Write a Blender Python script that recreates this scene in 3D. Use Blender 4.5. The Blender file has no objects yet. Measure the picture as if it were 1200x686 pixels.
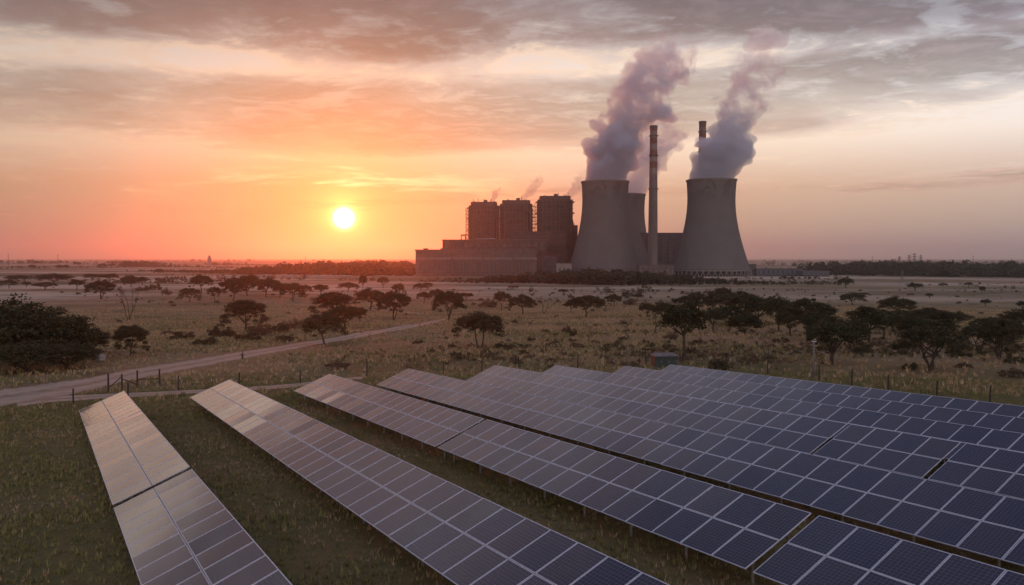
import bpy, bmesh, math, random
import numpy as np
from mathutils import Vector, Matrix, noise as mnoise

R = math.radians
scene = bpy.context.scene
COL = scene.collection
rnd = random.Random(7)

# ------------------------------------------------------------------ camera
F_PX, CX, CY = 924.0, 600.0, 343.0          # photo is 1200 x 686
PITCH = math.atan(40.0 / F_PX)              # looks slightly down
CAM_Z = 24.0
cd = bpy.data.cameras.new('camera')
cd.sensor_width = 36.0
cd.lens = 36.0 * F_PX / 1200.0
cd.clip_start = 0.5
cd.clip_end = 90000.0
cam = bpy.data.objects.new('camera', cd)
COL.objects.link(cam)
cam.location = (0, 0, CAM_Z)
cam.rotation_euler = (R(90) - PITCH, 0, 0)
scene.camera = cam


def ray(px, py):
    x, y = (px - CX) / F_PX, -(py - CY) / F_PX
    c, s = math.cos(PITCH), math.sin(PITCH)
    return Vector((x, c + y * s, -s + y * c))


SUN_DIR = ray(403, 256).normalized()
SUN_EL = math.asin(SUN_DIR.z)
SUN_AZ = math.atan2(SUN_DIR.x, SUN_DIR.y)   # from +Y towards +X

# ------------------------------------------------------------------ render settings
scene.view_settings.view_transform = 'Standard'
scene.view_settings.look = 'None'
scene.view_settings.exposure = 0.22
scene.view_settings.gamma = 1.0
scene.render.engine = 'CYCLES'
cy = scene.cycles
cy.use_denoising = True
cy.max_bounces = 6
cy.diffuse_bounces = 2
cy.glossy_bounces = 3
cy.transmission_bounces = 2
cy.volume_bounces = 3
cy.transparent_max_bounces = 8
cy.caustics_reflective = False
cy.caustics_refractive = False
cy.sample_clamp_indirect = 4.0


# ------------------------------------------------------------------ node helper
class NB:
    def __init__(self, tree):
        self.t = tree
        self.t.nodes.clear()

    def n(self, kind, **kw):
        nd = self.t.nodes.new(kind)
        for k, v in kw.items():
            setattr(nd, k, v)
        return nd

    def put(self, sock, v):
        if v is None:
            return
        if isinstance(v, bpy.types.NodeSocket):
            self.t.links.new(v, sock)
        elif hasattr(sock, 'default_value'):
            if sock.type == 'RGBA' and len(v) == 3:
                v = (*v, 1.0)
            sock.default_value = v

    def m(self, op, a, b=None, c=None, clamp=False):
        nd = self.n('ShaderNodeMath', operation=op, use_clamp=clamp)
        for i, v in enumerate((a, b, c)):
            self.put(nd.inputs[i], v)
        return nd.outputs[0]

    def vm(self, op, a, b=None):
        nd = self.n('ShaderNodeVectorMath', operation=op)
        self.put(nd.inputs[0], a)
        if b is not None:
            if op == 'SCALE':
                self.put(nd.inputs[3], b)
            else:
                self.put(nd.inputs[1], b)
        return nd.outputs['Value'] if op in ('DOT_PRODUCT', 'LENGTH') else nd.outputs[0]

    def mix(self, f, a, b, blend='MIX'):
        nd = self.n('ShaderNodeMix', data_type='RGBA', blend_type=blend)
        self.put(nd.inputs[0], f)
        self.put(nd.inputs[6], a)
        self.put(nd.inputs[7], b)
        return nd.outputs[2]

    def step(self, v, lo, hi, a=0.0, b=1.0):
        nd = self.n('ShaderNodeMapRange', interpolation_type='SMOOTHSTEP')
        for i, x in enumerate((v, lo, hi, a, b)):
            self.put(nd.inputs[i], x)
        return nd.outputs[0]

    def ramp(self, f, stops, interp='LINEAR'):
        nd = self.n('ShaderNodeValToRGB')
        cr = nd.color_ramp
        cr.interpolation = interp
        while len(cr.elements) < len(stops):
            cr.elements.new(0.5)
        for e, (p, c) in zip(cr.elements, stops):
            e.position = p
            e.color = (*c, 1) if len(c) == 3 else c
        self.put(nd.inputs[0], f)
        return nd.outputs[0]

    def noise(self, vec, scale, detail=4, rough=0.5, dist=0.0, lac=2.0):
        nd = self.n('ShaderNodeTexNoise')
        self.put(nd.inputs['Vector'], vec)
        nd.inputs['Scale'].default_value = scale
        nd.inputs['Detail'].default_value = detail
        nd.inputs['Roughness'].default_value = rough
        nd.inputs['Lacunarity'].default_value = lac
        nd.inputs['Distortion'].default_value = dist
        return nd.outputs[0]

    def combine(self, x, y, z):
        nd = self.n('ShaderNodeCombineXYZ')
        for i, v in enumerate((x, y, z)):
            self.put(nd.inputs[i], v)
        return nd.outputs[0]

    def sep(self, v):
        nd = self.n('ShaderNodeSeparateXYZ')
        self.put(nd.inputs[0], v)
        return nd.outputs


# ------------------------------------------------------------------ world: sky with low sun and cloud deck
world = bpy.data.worlds.new('World')
scene.world = world
world.use_nodes = True
w = NB(world.node_tree)
D = w.n('ShaderNodeTexCoord').outputs['Generated']
D = w.vm('NORMALIZE', D)
dx, dy, dz = w.sep(D)[:3]
el = w.m('ARCSINE', dz)                                       # radians
eln = w.m('DIVIDE', el, math.pi / 2, clamp=True)              # 0..1
ang = w.m('ARCCOSINE', w.m('MINIMUM', w.vm('DOT_PRODUCT', D, tuple(SUN_DIR)), 0.9999999))
hs = Vector((SUN_DIR.x, SUN_DIR.y, 0)).normalized()
hlen = w.m('MAXIMUM', w.m('SQRT', w.m('ADD', w.m('MULTIPLY', dx, dx), w.m('MULTIPLY', dy, dy))), 1e-4)
cosaz = w.m('DIVIDE', w.m('ADD', w.m('MULTIPLY', dx, hs.x), w.m('MULTIPLY', dy, hs.y)), hlen)
side = w.m('DIVIDE', w.m('SUBTRACT', w.m('MULTIPLY', dx, hs.y), w.m('MULTIPLY', dy, hs.x)), hlen)  # + to the right of the sun


def deg(d):
    return d / 90.0


# bands of cloud lean a little with azimuth
elb = w.m('SUBTRACT', el, w.m('MULTIPLY', side, R(2.2)))
clear = w.ramp(eln, [(0.0, (.36, .285, .245)), (deg(2.2), (.53, .37, .25)), (deg(5), (.68, .44, .29)),
                     (deg(8.2), (.98, .78, .60)), (deg(12), (.92, .83, .74)), (deg(18), (.46, .46, .50)), (deg(25), (.46, .42, .45)),
                     (deg(40), (.15, .165, .24)), (1.0, (.14, .16, .25))])
cloudc = w.ramp(eln, [(0.0, (.48, .22, .17)), (deg(4), (.50, .27, .19)), (deg(8), (.48, .33, .25)),
                      (deg(11), (.39, .325, .27)), (deg(14), (.235, .178, .165)), (deg(18), (.13, .112, .125)), (deg(25), (.27, .215, .22)), (deg(40), (.085, .088, .13)),
                      (1.0, (.12, .13, .19))])
# cooler away from the sun, with unseen parts of the sky brightened
away = w.step(cosaz, 1.0, 0.55)
cool = w.mix(away, (1, 1, 1), (.90, 1.02, 1.25))
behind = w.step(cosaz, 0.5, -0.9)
sidef = w.m('ADD', 1.0, w.m('MULTIPLY', w.step(side, -.75, .75, -1.0, 1.0), .34))
cool = w.vm('SCALE', cool, w.m('MULTIPLY', sidef, w.step(side, -.37, -.62, 1.0, 1.45)))  # unseen sky off to the left brightened to lift the panel reflections
cool = w.mix(behind, cool, (3.35, 3.4, 3.75))  # sky behind the camera raised as added fill light for the ground
# cloud plane
den = w.m('ADD', w.m('MAXIMUM', dz, 0.0), 0.035)
P = w.combine(w.m('DIVIDE', dx, den), w.m('DIVIDE', dy, den), 3.7)
Pw = w.vm('ADD', P, w.vm('SCALE', w.n('ShaderNodeTexCoord').outputs['Generated'], 0.0))
n1 = w.noise(P, 0.40, 8, 0.62, 0.4)
n2 = w.noise(w.vm('ADD', P, (17.3, 4.1, 0)), 1.7, 8, 0.68, 0.5)
n3 = w.noise(w.vm('ADD', w.vm('MULTIPLY', P, (1.0, 1.1, 1.0)), (3.1, 9.4, 0)), 3.6, 7, 0.60, 0.5)
nn = w.m('ADD', w.m('ADD', w.m('MULTIPLY', n1, 0.42), w.m('MULTIPLY', n2, 0.30)), w.m('MULTIPLY', n3, 0.28))
elw = w.m('ADD', elb, w.m('MULTIPLY', w.m('SUBTRACT', w.noise(P, 0.22, 4, 0.55), 0.5), R(5.0)))
elwn = w.m('DIVIDE', elw, math.pi / 2, clamp=True)


def lv(v):
    return (v, v, v)


thr = w.ramp(elwn, [(0.0, lv(.66)), (deg(3.0), lv(.63)), (deg(3.7), lv(.47)), (deg(4.3), lv(.50)), (deg(5.0), lv(.59)), (deg(6.4), lv(.60)), (deg(7.3), lv(.60)),
                    (deg(8.4), lv(.46)), (deg(10.3), lv(.40)), (deg(12.0), lv(.46)), (deg(12.9), lv(.565)), (deg(13.7), lv(.55)), (deg(14.8), lv(.43)),
                    (deg(18), lv(.40)), (deg(22), lv(.42)), (deg(30), lv(.43)), (1.0, lv(.42))])
thr = w.m('SUBTRACT', thr, w.m('MULTIPLY', w.m('MULTIPLY', w.step(side, .25, .6), w.step(elwn, deg(10.5), deg(12.5))), .085))
dd = w.m('SUBTRACT', nn, thr)
mask = w.step(dd, -0.045, 0.04)
thin = w.step(dd, 0.0, 0.13)
ctone = w.m('ADD', -.75, w.m('ADD', w.m('MULTIPLY', n2, 1.4), w.m('MULTIPLY', n3, 2.1)))
ccol = w.mix(thin, w.mix(0.55, cloudc, clear), cloudc)
ccol = w.vm('SCALE', ccol, ctone)
hole = w.step(w.m('ADD', w.m('MULTIPLY', n3, .6), w.m('MULTIPLY', n2, .4)),   .51, .39)
ccol = w.mix(w.m('MULTIPLY', hole, w.step(el, R(5), R(12), 0.12, 0.38)), ccol, clear)
edge = w.m('MULTIPLY', w.step(dd, -0.10, -0.02), w.m('MULTIPLY', w.step(el, R(4.5), R(7)), w.step(el, R(24), R(15))))
lit = w.mix(mask, w.mix(w.m('MULTIPLY', edge, .6), clear, (.92, .70, .50)), ccol)
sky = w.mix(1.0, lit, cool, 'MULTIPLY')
warm = w.m('EXPONENT', w.m('MULTIPLY', w.m('MULTIPLY', ang, ang), -1 / (.17 * .17)))
sky = w.mix(warm, sky, w.mix(1.0, sky, (.95, .72, .50), 'MULTIPLY'))
# thin cirrus catching the sun just above it
ns = w.noise(w.vm('ADD', w.combine(w.m('MULTIPLY', side, 5.0), w.m('MULTIPLY', el, 34.0), 0.0), (2.6, 1.4, 0)), 1.0, 5, 0.6, 0.4)
cir = w.m('MULTIPLY', w.step(ns, .52, .66), w.m('MULTIPLY', w.step(el, R(3.6), R(4.6)), w.step(el, R(8.0), R(6.2))))
cir = w.m('MULTIPLY', cir, w.m('EXPONENT', w.m('MULTIPLY', ang, -1 / 0.16)))
sky = w.mix(cir, sky, (1.55, 1.15, .62))
# glow of the low sun
g1 = w.m('EXPONENT', w.m('MULTIPLY', ang, -1 / 0.016))
g2 = w.m('EXPONENT', w.m('MULTIPLY', ang, -1 / 0.16))
fade = w.m('SUBTRACT', 1.0, w.m('MULTIPLY', mask, 0.35))
sky = w.mix(1.0, sky, w.mix(w.m('MULTIPLY', g1, fade), (0, 0, 0), (4.4, 2.5, .55)), 'ADD')
sky = w.mix(1.0, sky, w.mix(w.m('MULTIPLY', g2, fade), (0, 0, 0), (.10, .02, .0)), 'ADD')
core = w.m('EXPONENT', w.m('MULTIPLY', w.m('POWER', w.m('DIVIDE', ang, 0.0108), 3.0), -1.0))
sky = w.mix(1.0, sky, w.mix(core, (0, 0, 0), (11.0, 9.5, 6.0)), 'ADD')
below = w.step(dz, -0.002, -0.03)
sky = w.mix(below, sky, (.16, .12, .10))
bg = w.n('ShaderNodeBackground')
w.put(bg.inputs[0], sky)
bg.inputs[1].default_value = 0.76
st = w.n('ShaderNodeTexSky', sky_type='NISHITA')
st.sun_disc = False
st.sun_elevation = SUN_EL
st.sun_rotation = SUN_AZ
st.dust_density = 3.0
bg2 = w.n('ShaderNodeBackground')
w.put(bg2.inputs[0], st.outputs[0])
bg2.inputs[1].default_value = 0.01
addn = w.n('ShaderNodeAddShader')
w.put(addn.inputs[0], bg.outputs[0])
w.put(addn.inputs[1], bg2.outputs[0])
w.put(w.n('ShaderNodeOutputWorld').inputs[0], addn.outputs[0])
world.cycles.sampling_method = 'MANUAL'
world.cycles.sample_map_resolution = 1024

# ------------------------------------------------------------------ sun
sl = bpy.data.lights.new('sun', 'SUN')
sl.energy = 2.0
sl.angle = R(0.6)
sl.color = (.60, .072, .014)
sun = bpy.data.objects.new('sun', sl)
COL.objects.link(sun)
sun.rotation_euler = (-SUN_DIR).to_track_quat('-Z', 'Y').to_euler()
sun.location = (0, 0, 300)

# ------------------------------------------------------------------ terrain function
D1 = Vector((-0.51694, 0.85537, -0.03332)).normalized()         # along the solar rows, away from the camera
E1 = Vector((D1.x, D1.y, 0)).normalized()
E2 = Vector((E1.y, -E1.x, 0))                                   # across the rows, to the right
D2 = Vector((0.79159, 0.49231, 0.36196))
D2 = (D2 - D1 * D1.dot(D2)).normalized()                        # up the slope of a table
D3 = D1.cross(D2).normalized()
if D3.z < 0:
    D3 = -D3
SLOPE = 0.0333


def sm(lo, hi, v):
    t = np.clip((v - lo) / (hi - lo), 0, 1)
    return t * t * (3 - 2 * t)


def wob(x, y):
    return (np.sin(x * .051 + 1.3 * np.sin(y * .037)) * np.cos(y * .043 + .8 * np.sin(x * .029)) * .5
            + .3 * np.sin(x * .13 + y * .07 + 2.0) * np.sin(y * .11 - x * .05))


def terrain(x, y):
    x = np.asarray(x, float)
    y = np.asarray(y, float)
    a = x * E1.x + y * E1.y
    b = x * E2.x + y * E2.y
    r = np.hypot(x, y)
    fld = 12.2 - SLOPE * np.clip(a, -120, 320)
    z = fld * (1 - sm(110, 520, r))
    z = z + wob(x, y) * .55 * sm(96, 150, r)
    z = z + wob(x * .13, y * .13) * 2.0 * sm(500, 1500, r) * (1 - sm(800, 1100, y) * (1 - sm(1300, 2200, r)) * 0.9)
    z = z + (wob(x * .02, y * .02) + .4) * 5.0 * sm(2200, 6000, r)
    return z


def tz(x, y):
    return float(terrain(x, y))


def ground_at(px, py):
    """Point of the ground seen at a pixel of the photograph."""
    v = ray(px, py)
    T = T_STEPS
    for _ in range(4):
        below_ = CAM_Z + v.z * T <= terrain(v.x * T, v.y * T)
        i = int(np.argmax(below_)) if below_.any() else len(T) - 1
        T = np.linspace(T[max(i - 1, 0)], T[i], 24)
    t = float(T[-1])
    x, y = v.x * t, v.y * t
    return Vector((x, y, tz(x, y)))


T_STEPS = np.geomspace(8.0, 25500.0, 420)


def pt(px, py, depth):
    v = ray(px, py)
    return Vector((0, 0, CAM_Z)) + v * (depth / v.y)


# ------------------------------------------------------------------ mesh helpers
def new_mesh(name, verts, faces, mats=(), smooth=False, mat_idx=None):
    me = bpy.data.meshes.new(name)
    me.from_pydata([tuple(v) for v in verts], [], faces)
    for m in mats:
        me.materials.append(m)
    if mat_idx is not None:
        me.polygons.foreach_set('material_index', mat_idx)
    if smooth:
        me.polygons.foreach_set('use_smooth', [True] * len(me.polygons))
    me.update()
    return me


def big_mesh(name, verts, nper, mats, shade=None):
    """verts: (N,3) array, every nper vertices make one face."""
    n = len(verts)
    me = bpy.data.meshes.new(name)
    me.vertices.add(n)
    me.vertices.foreach_set('co', np.asarray(verts, np.float32).ravel())
    me.loops.add(n)
    me.loops.foreach_set('vertex_index', np.arange(n, dtype=np.int32))
    nf = n // nper
    me.polygons.add(nf)
    me.polygons.foreach_set('loop_start', np.arange(nf, dtype=np.int32) * nper)
    for m in mats:
        me.materials.append(m)
    if shade is not None:
        at = me.attributes.new('tone', 'FLOAT', 'FACE')
        at.data.foreach_set('value', np.asarray(shade, np.float32))
    me.update(calc_edges=True)
    return me


class Geo:
    """Collects boxes, tubes and prisms; build() links them as one mesh object."""
    def __init__(self):
        self.v, self.f = [], []

    def box(self, x0, x1, y0, y1, z0, z1, rot=0.0, c=None):
        pts = [(x0, y0, z0), (x1, y0, z0), (x1, y1, z0), (x0, y1, z0), (x0, y0, z1), (x1, y0, z1), (x1, y1, z1), (x0, y1, z1)]
        self.add(pts, [(0, 3, 2, 1), (4, 5, 6, 7), (0, 1, 5, 4), (1, 2, 6, 5), (2, 3, 7, 6), (3, 0, 4, 7)])
        return self

    def add(self, pts, faces):
        b = len(self.v)
        self.v += [tuple(p) for p in pts]
        self.f += [tuple(i + b for i in f) for f in faces]

    def tube(self, path, radii, n=6, cap=True):
        path = [Vector(p) for p in path]
        b = len(self.v)
        up = None
        for i, p in enumerate(path):
            t = (path[min(i + 1, len(path) - 1)] - path[max(i - 1, 0)])
            t = t.normalized() if t.length > 1e-9 else Vector((0, 0, 1))
            if up is None or abs(up.dot(t)) > .95:
                up = Vector((1, 0, 0)) if abs(t.x) < .8 else Vector((0, 1, 0))
            u = (up - t * up.dot(t)).normalized()
            up = u
            wv = t.cross(u)
            r = radii[i] if hasattr(radii, '__len__') else radii
            for k in range(n):
                a = 2 * math.pi * k / n
                self.v.append(tuple(p + (u * math.cos(a) + wv * math.sin(a)) * r))
        for i in range(len(path) - 1):
            for k in range(n):
                k2 = (k + 1) % n
                self.f.append((b + i * n + k, b + i * n + k2, b + (i + 1) * n + k2, b + (i + 1) * n + k))
        if cap:
            self.f.append(tuple(b + k for k in range(n))[::-1])
            self.f.append(tuple(b + (len(path) - 1) * n + k for k in range(n)))
        return self

    def prism(self, poly, z0, z1):
        n = len(poly)
        pts = [(x, y, z0) for x, y in poly] + [(x, y, z1) for x, y in poly]
        self.add(pts, [tuple(range(n))[::-1], tuple(range(n, 2 * n))] + [(i, (i + 1) % n, n + (i + 1) % n, n + i) for i in range(n)])
        return self

    def lathe(self, prof, n=48, closed=False):
        b = len(self.v)
        for r, z in prof:
            for k in range(n):
                a = 2 * math.pi * k / n
                self.v.append((r * math.cos(a), r * math.sin(a), z))
        m = len(prof)
        for i in range(m if closed else m - 1):
            j = (i + 1) % m
            for k in range(n):
                k2 = (k + 1) % n
                self.f.append((b + i * n + k, b + i * n + k2, b + j * n + k2, b + j * n + k))
        return self

    def mesh(self, name, mat, smooth=False):
        return new_mesh(name, self.v, self.f, [mat], smooth)

    def build(self, name, mat, parent=None, smooth=False, loc=None):
        o = bpy.data.objects.new(name, self.mesh(name, mat, smooth))
        COL.objects.link(o)
        if parent is not None:
            o.parent = parent
        if loc is not None:
            o.location = loc
        return o


def tag(o, label, cat, group=None, kind=None):
    o['label'] = label
    o['category'] = cat
    if group:
        o['group'] = group
    if kind:
        o['kind'] = kind
    return o


def thing(name, label, cat, loc=(0, 0, 0), rz=0.0, group=None):
    o = bpy.data.objects.new(name, None)
    COL.objects.link(o)
    o.location = loc
    o.rotation_euler = (0, 0, rz)
    o.empty_display_size = 0.5
    return tag(o, label, cat, group)


def child(name, me, parent, loc=(0, 0, 0), rot=(0, 0, 0), scale=(1, 1, 1)):
    o = bpy.data.objects.new(name, me)
    COL.objects.link(o)
    o.parent = parent
    o.location = loc
    o.rotation_euler = rot
    o.scale = scale
    return o


# ------------------------------------------------------------------ materials
def mat(name, build):
    m = bpy.data.materials.new(name)
    m.use_nodes = True
    b = NB(m.node_tree)
    build(b)
    return m


def principled(b, col, rough=0.8, metal=0.0, bump=None, bump_d=0.1, spec=0.3, ior=None, normal=None):
    p = b.n('ShaderNodeBsdfPrincipled')
    b.put(p.inputs['Base Color'], col)
    b.put(p.inputs['Roughness'], rough)
    b.put(p.inputs['Metallic'], metal)
    p.inputs['Specular IOR Level'].default_value = spec
    if ior:
        p.inputs['IOR'].default_value = ior
    if bump is not None:
        bn = b.n('ShaderNodeBump')
        bn.inputs['Distance'].default_value = bump_d
        b.put(bn.inputs['Height'], bump)
        b.put(p.inputs['Normal'], bn.outputs[0])
    b.put(b.n('ShaderNodeOutputMaterial').inputs[0], p.outputs[0])
    return p


def simple(name, c1, c2, scale, rough=0.8, metal=0.0, detail=5, stretch=(1, 1, 1), spec=0.3, bump_d=None):
    def f(b):
        co = b.n('ShaderNodeTexCoord').outputs['Object']
        co = b.vm('MULTIPLY', co, stretch)
        nz = b.noise(co, scale, detail, .6)
        principled(b, b.mix(b.step(nz, .3, .7), c1, c2), rough, metal, bump=nz if bump_d else None, bump_d=bump_d or .1, spec=spec)
    return mat(name, f)


def m_ground(b):
    pos = b.n('ShaderNodeNewGeometry').outputs['Position']
    x, y, z = b.sep(pos)[:3]
    rr = b.vm('LENGTH', b.combine(x, y, 0.0))
    big = b.noise(pos, .022, 5, .6, .5)
    mid = b.noise(pos, .11, 5, .65, .3)
    fine = b.noise(pos, 1.7, 6, .7)
    far = b.noise(b.vm('MULTIPLY', pos, (.35, 1, 1)), .006, 5, .6, .4)
    green = b.mix(fine, (.072, .068, .024), (.17, .145, .058))
    dry = b.mix(fine, (.17, .116, .062), (.36, .25, .138))
    soil = b.mix(fine, (.11, .075, .05), (.19, .13, .085))
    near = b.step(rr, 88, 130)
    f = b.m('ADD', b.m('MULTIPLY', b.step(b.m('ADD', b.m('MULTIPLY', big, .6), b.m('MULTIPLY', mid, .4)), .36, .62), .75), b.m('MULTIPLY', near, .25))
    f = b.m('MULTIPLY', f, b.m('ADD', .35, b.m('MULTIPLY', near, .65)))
    col = b.mix(f, green, dry)
    col = b.mix(b.m('MULTIPLY', b.step(mid, .58, .74), b.m('ADD', .25, b.m('MULTIPLY', near, .4))), col, soil)
    scrub = b.m('MULTIPLY', near, b.step(b.noise(b.vm('MULTIPLY', pos, (.6, 1, 1)), .085, 6, .68, .6), .53, .64))
    col = b.mix(b.m('MULTIPLY', scrub, .6), col, (.07, .058, .030))
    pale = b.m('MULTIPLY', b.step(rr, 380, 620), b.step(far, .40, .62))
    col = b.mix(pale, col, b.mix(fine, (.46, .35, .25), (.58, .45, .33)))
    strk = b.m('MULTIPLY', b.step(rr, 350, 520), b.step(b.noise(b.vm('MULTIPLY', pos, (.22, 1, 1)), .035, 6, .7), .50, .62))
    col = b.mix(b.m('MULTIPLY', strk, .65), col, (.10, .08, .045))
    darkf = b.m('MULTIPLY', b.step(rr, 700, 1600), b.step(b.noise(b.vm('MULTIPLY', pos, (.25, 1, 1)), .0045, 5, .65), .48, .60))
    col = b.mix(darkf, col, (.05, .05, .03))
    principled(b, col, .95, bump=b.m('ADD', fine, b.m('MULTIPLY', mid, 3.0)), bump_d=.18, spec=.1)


M_GROUND = mat('ground_grass_soil', m_ground)


def m_road(b):
    pos = b.n('ShaderNodeNewGeometry').outputs['Position']
    n1_ = b.noise(pos, .5, 6, .65)
    n2_ = b.noise(pos, 4.0, 5, .7)
    col = b.mix(b.step(n1_, .3, .7), (.36, .26, .175), (.50, .38, .265))
    col = b.mix(b.m('MULTIPLY', n2_, .5), col, (.30, .225, .17))
    ac = b.sep(b.n('ShaderNodeUVMap').outputs[0])[0]
    rut = b.m('ABSOLUTE', b.m('SUBTRACT', b.m('ABSOLUTE', b.m('SUBTRACT', ac, .5)), .23))
    mid_ = b.m('MULTIPLY', b.step(b.m('ABSOLUTE', b.m('SUBTRACT', ac, .5)), .14, .04), b.step(n1_, .40, .58))
    col = b.mix(b.m('MULTIPLY', mid_, .6), col, (.14, .11, .06))
    col = b.mix(b.m('MULTIPLY', b.step(rut, .10, .02), .35), col, (.44, .35, .275))
    edge = b.m('MULTIPLY', b.step(b.m('ABSOLUTE', b.m('SUBTRACT', ac, .5)), .38, .5), b.step(n2_, .42, .58))
    col = b.mix(b.m('MULTIPLY', edge, .75), col, (.14, .105, .058))
    principled(b, col, .95, bump=n2_, bump_d=.05, spec=.1)


M_ROAD = mat('dirt_track', m_road)


def m_leaf(c_dark, c_light):
    def f(b):
        info = b.n('ShaderNodeObjectInfo')
        tone = b.n('ShaderNodeAttribute', attribute_name='tone').outputs['Fac']
        tone = b.m('ADD', b.m('MULTIPLY', tone, .75), b.m('MULTIPLY', info.outputs['Random'], .25))
        principled(b, b.mix(tone, c_dark, c_light), .75, spec=.15)
    return f


M_ACACIA = mat('acacia_leaves', m_leaf((.030, .027, .013), (.092, .076, .036)))
M_BUSHY = mat('bushy_leaves', m_leaf((.026, .027, .011), (.076, .070, .030)))
M_DRYLEAF = mat('dry_leaves', m_leaf((.07, .048, .028), (.15, .10, .06)))
M_WOOD = mat('far_wood_leaves', m_leaf((.022, .026, .015), (.065, .062, .035)))
M_GRASS = mat('green_grass_blades', m_leaf((.095, .095, .030), (.30, .27, .10)))
M_DRYGRASS = mat('dry_grass_blades', m_leaf((.24, .168, .084), (.54, .39, .21)))
M_BARK = simple('acacia_bark', (.035, .027, .02), (.075, .058, .042), 6.0, .9, stretch=(1, 1, .3))
M_POST = simple('weathered_post', (.025, .021, .017), (.055, .046, .037), 8.0, .85)
M_WIRE = simple('fence_wire', (.2, .19, .18), (.3, .28, .27), 4.0, .5, .8)
M_GALV = simple('galvanised_steel', (.32, .33, .34), (.45, .46, .47), 9.0, .45, .85)
M_STONE = simple('pale_stone', (.22, .20, .18), (.38, .35, .32), 3.0, .9, bump_d=.05)
M_POLE = simple('concrete_pole', (.12, .115, .11), (.18, .17, .16), 4.0, .85)
M_KIOSK = simple('green_painted_steel', (.018, .030, .027), (.035, .050, .046), 2.5, .5, spec=.4)
M_KIOSKTOP = simple('pale_lid', (.11, .105, .10), (.17, .16, .155), 2.0, .7)


def m_pv(b):
    uv = b.n('ShaderNodeUVMap').outputs[0]
    u, v, _ = b.sep(uv)[:3]
    fu = b.m('FRACT', b.m('MULTIPLY', u, 10.0))
    fv = b.m('FRACT', b.m('MULTIPLY', v, 12.0))
    eu = b.m('GREATER_THAN', b.m('ABSOLUTE', b.m('SUBTRACT', fu, .5)), .455)
    ev = b.m('GREATER_THAN', b.m('ABSOLUTE', b.m('SUBTRACT', fv, .5)), .455)
    line = b.m('MAXIMUM', eu, ev)
    bus = b.m('GREATER_THAN', b.m('ABSOLUTE', b.m('SUBTRACT', b.m('FRACT', b.m('MULTIPLY', u, 30.0)), .5)), .46)
    info = b.n('ShaderNodeObjectInfo')
    rn = info.outputs['Random']
    geo = b.n('ShaderNodeNewGeometry').outputs['Position']
    cell = b.mix(b.m('POWER', rn, 2.0), (.004, .008, .040), (.022, .013, .032))
    cell = b.mix(b.m('MULTIPLY', bus, .35), cell, (.06, .065, .085))
    col = b.mix(b.m('MULTIPLY', line, .85), cell, (.12, .125, .15))
    dust = b.m('ADD', .006, b.m('MULTIPLY', b.step(b.noise(geo, .35, 5, .65), .35, .75), .022))
    dust = b.m('MULTIPLY', dust, b.m('ADD', .4, b.m('MULTIPLY', b.m('FRACT', b.m('MULTIPLY', rn, 3.77)), 1.4)))
    col = b.mix(dust, col, (.30, .24, .20))
    rough = b.m('ADD', .10, b.m('MULTIPLY', b.m('FRACT', b.m('MULTIPLY', rn, 7.31)), .10))
    p = principled(b, col, rough, spec=.5, ior=1.45)
    p.inputs['Coat Weight'].default_value = 1.0
    p.inputs['Coat Roughness'].default_value = .06
    p.inputs['Coat IOR'].default_value = 1.55


M_PV = mat('photovoltaic_glass', m_pv)
M_ALU = simple('anodised_frame', (.52, .54, .60), (.66, .68, .74), 3.0, .35, .25)


def m_tower(b):
    co = b.n('ShaderNodeTexCoord').outputs['Object']
    x, y, z = b.sep(co)[:3]
    an = b.m('ARCTAN2', y, x)
    base = b.noise(co, .06, 6, .62)
    stre = b.noise(b.combine(b.m('MULTIPLY', an, 14.0), b.m('MULTIPLY', z, .02), 0), 1.6, 5, .6)
    lift = b.m('FRACT', b.m('MULTIPLY', z, 1 / 4.2))
    ring = b.m('LESS_THAN', lift, .10)
    col = b.mix(base, (.090, .082, .075), (.145, .133, .122))
    col = b.mix(b.m('MULTIPLY', b.step(stre, .45, .70), .6), col, (.13, .12, .112))
    col = b.mix(b.m('MULTIPLY', ring, .45), col, (.07, .063, .057))
    stain = b.m('MULTIPLY', b.step(z, 92, 122), b.step(b.noise(b.combine(b.m('MULTIPLY', an, 2.2), b.m('MULTIPLY', z, .055), 5), 1.0, 3, .5, .4), .50, .58))
    col = b.mix(b.m('MULTIPLY', stain, .75), col, (.075, .066, .06))
    principled(b, col, .92, bump=b.m('ADD', b.m('MULTIPLY', lift, .4), base), bump_d=.35, spec=.15)


M_TOWER = mat('cooling_tower_concrete', m_tower)
M_RIM = simple('rim_concrete', (.15, .135, .125), (.20, .185, .17), .2, .9)
M_INNER = simple('dark_louvres', (.03, .028, .026), (.06, .055, .05), .3, .9)
M_CHIM = simple('chimney_concrete', (.10, .085, .076), (.145, .125, .112), .08, .9, stretch=(1, 1, .2))
M_RED = simple('band_red_paint', (.11, .046, .033), (.16, .062, .043), .15, .75)
M_WHITE = simple('band_white_paint', (.14, .112, .096), (.20, .16, .14), .15, .75)


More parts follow.
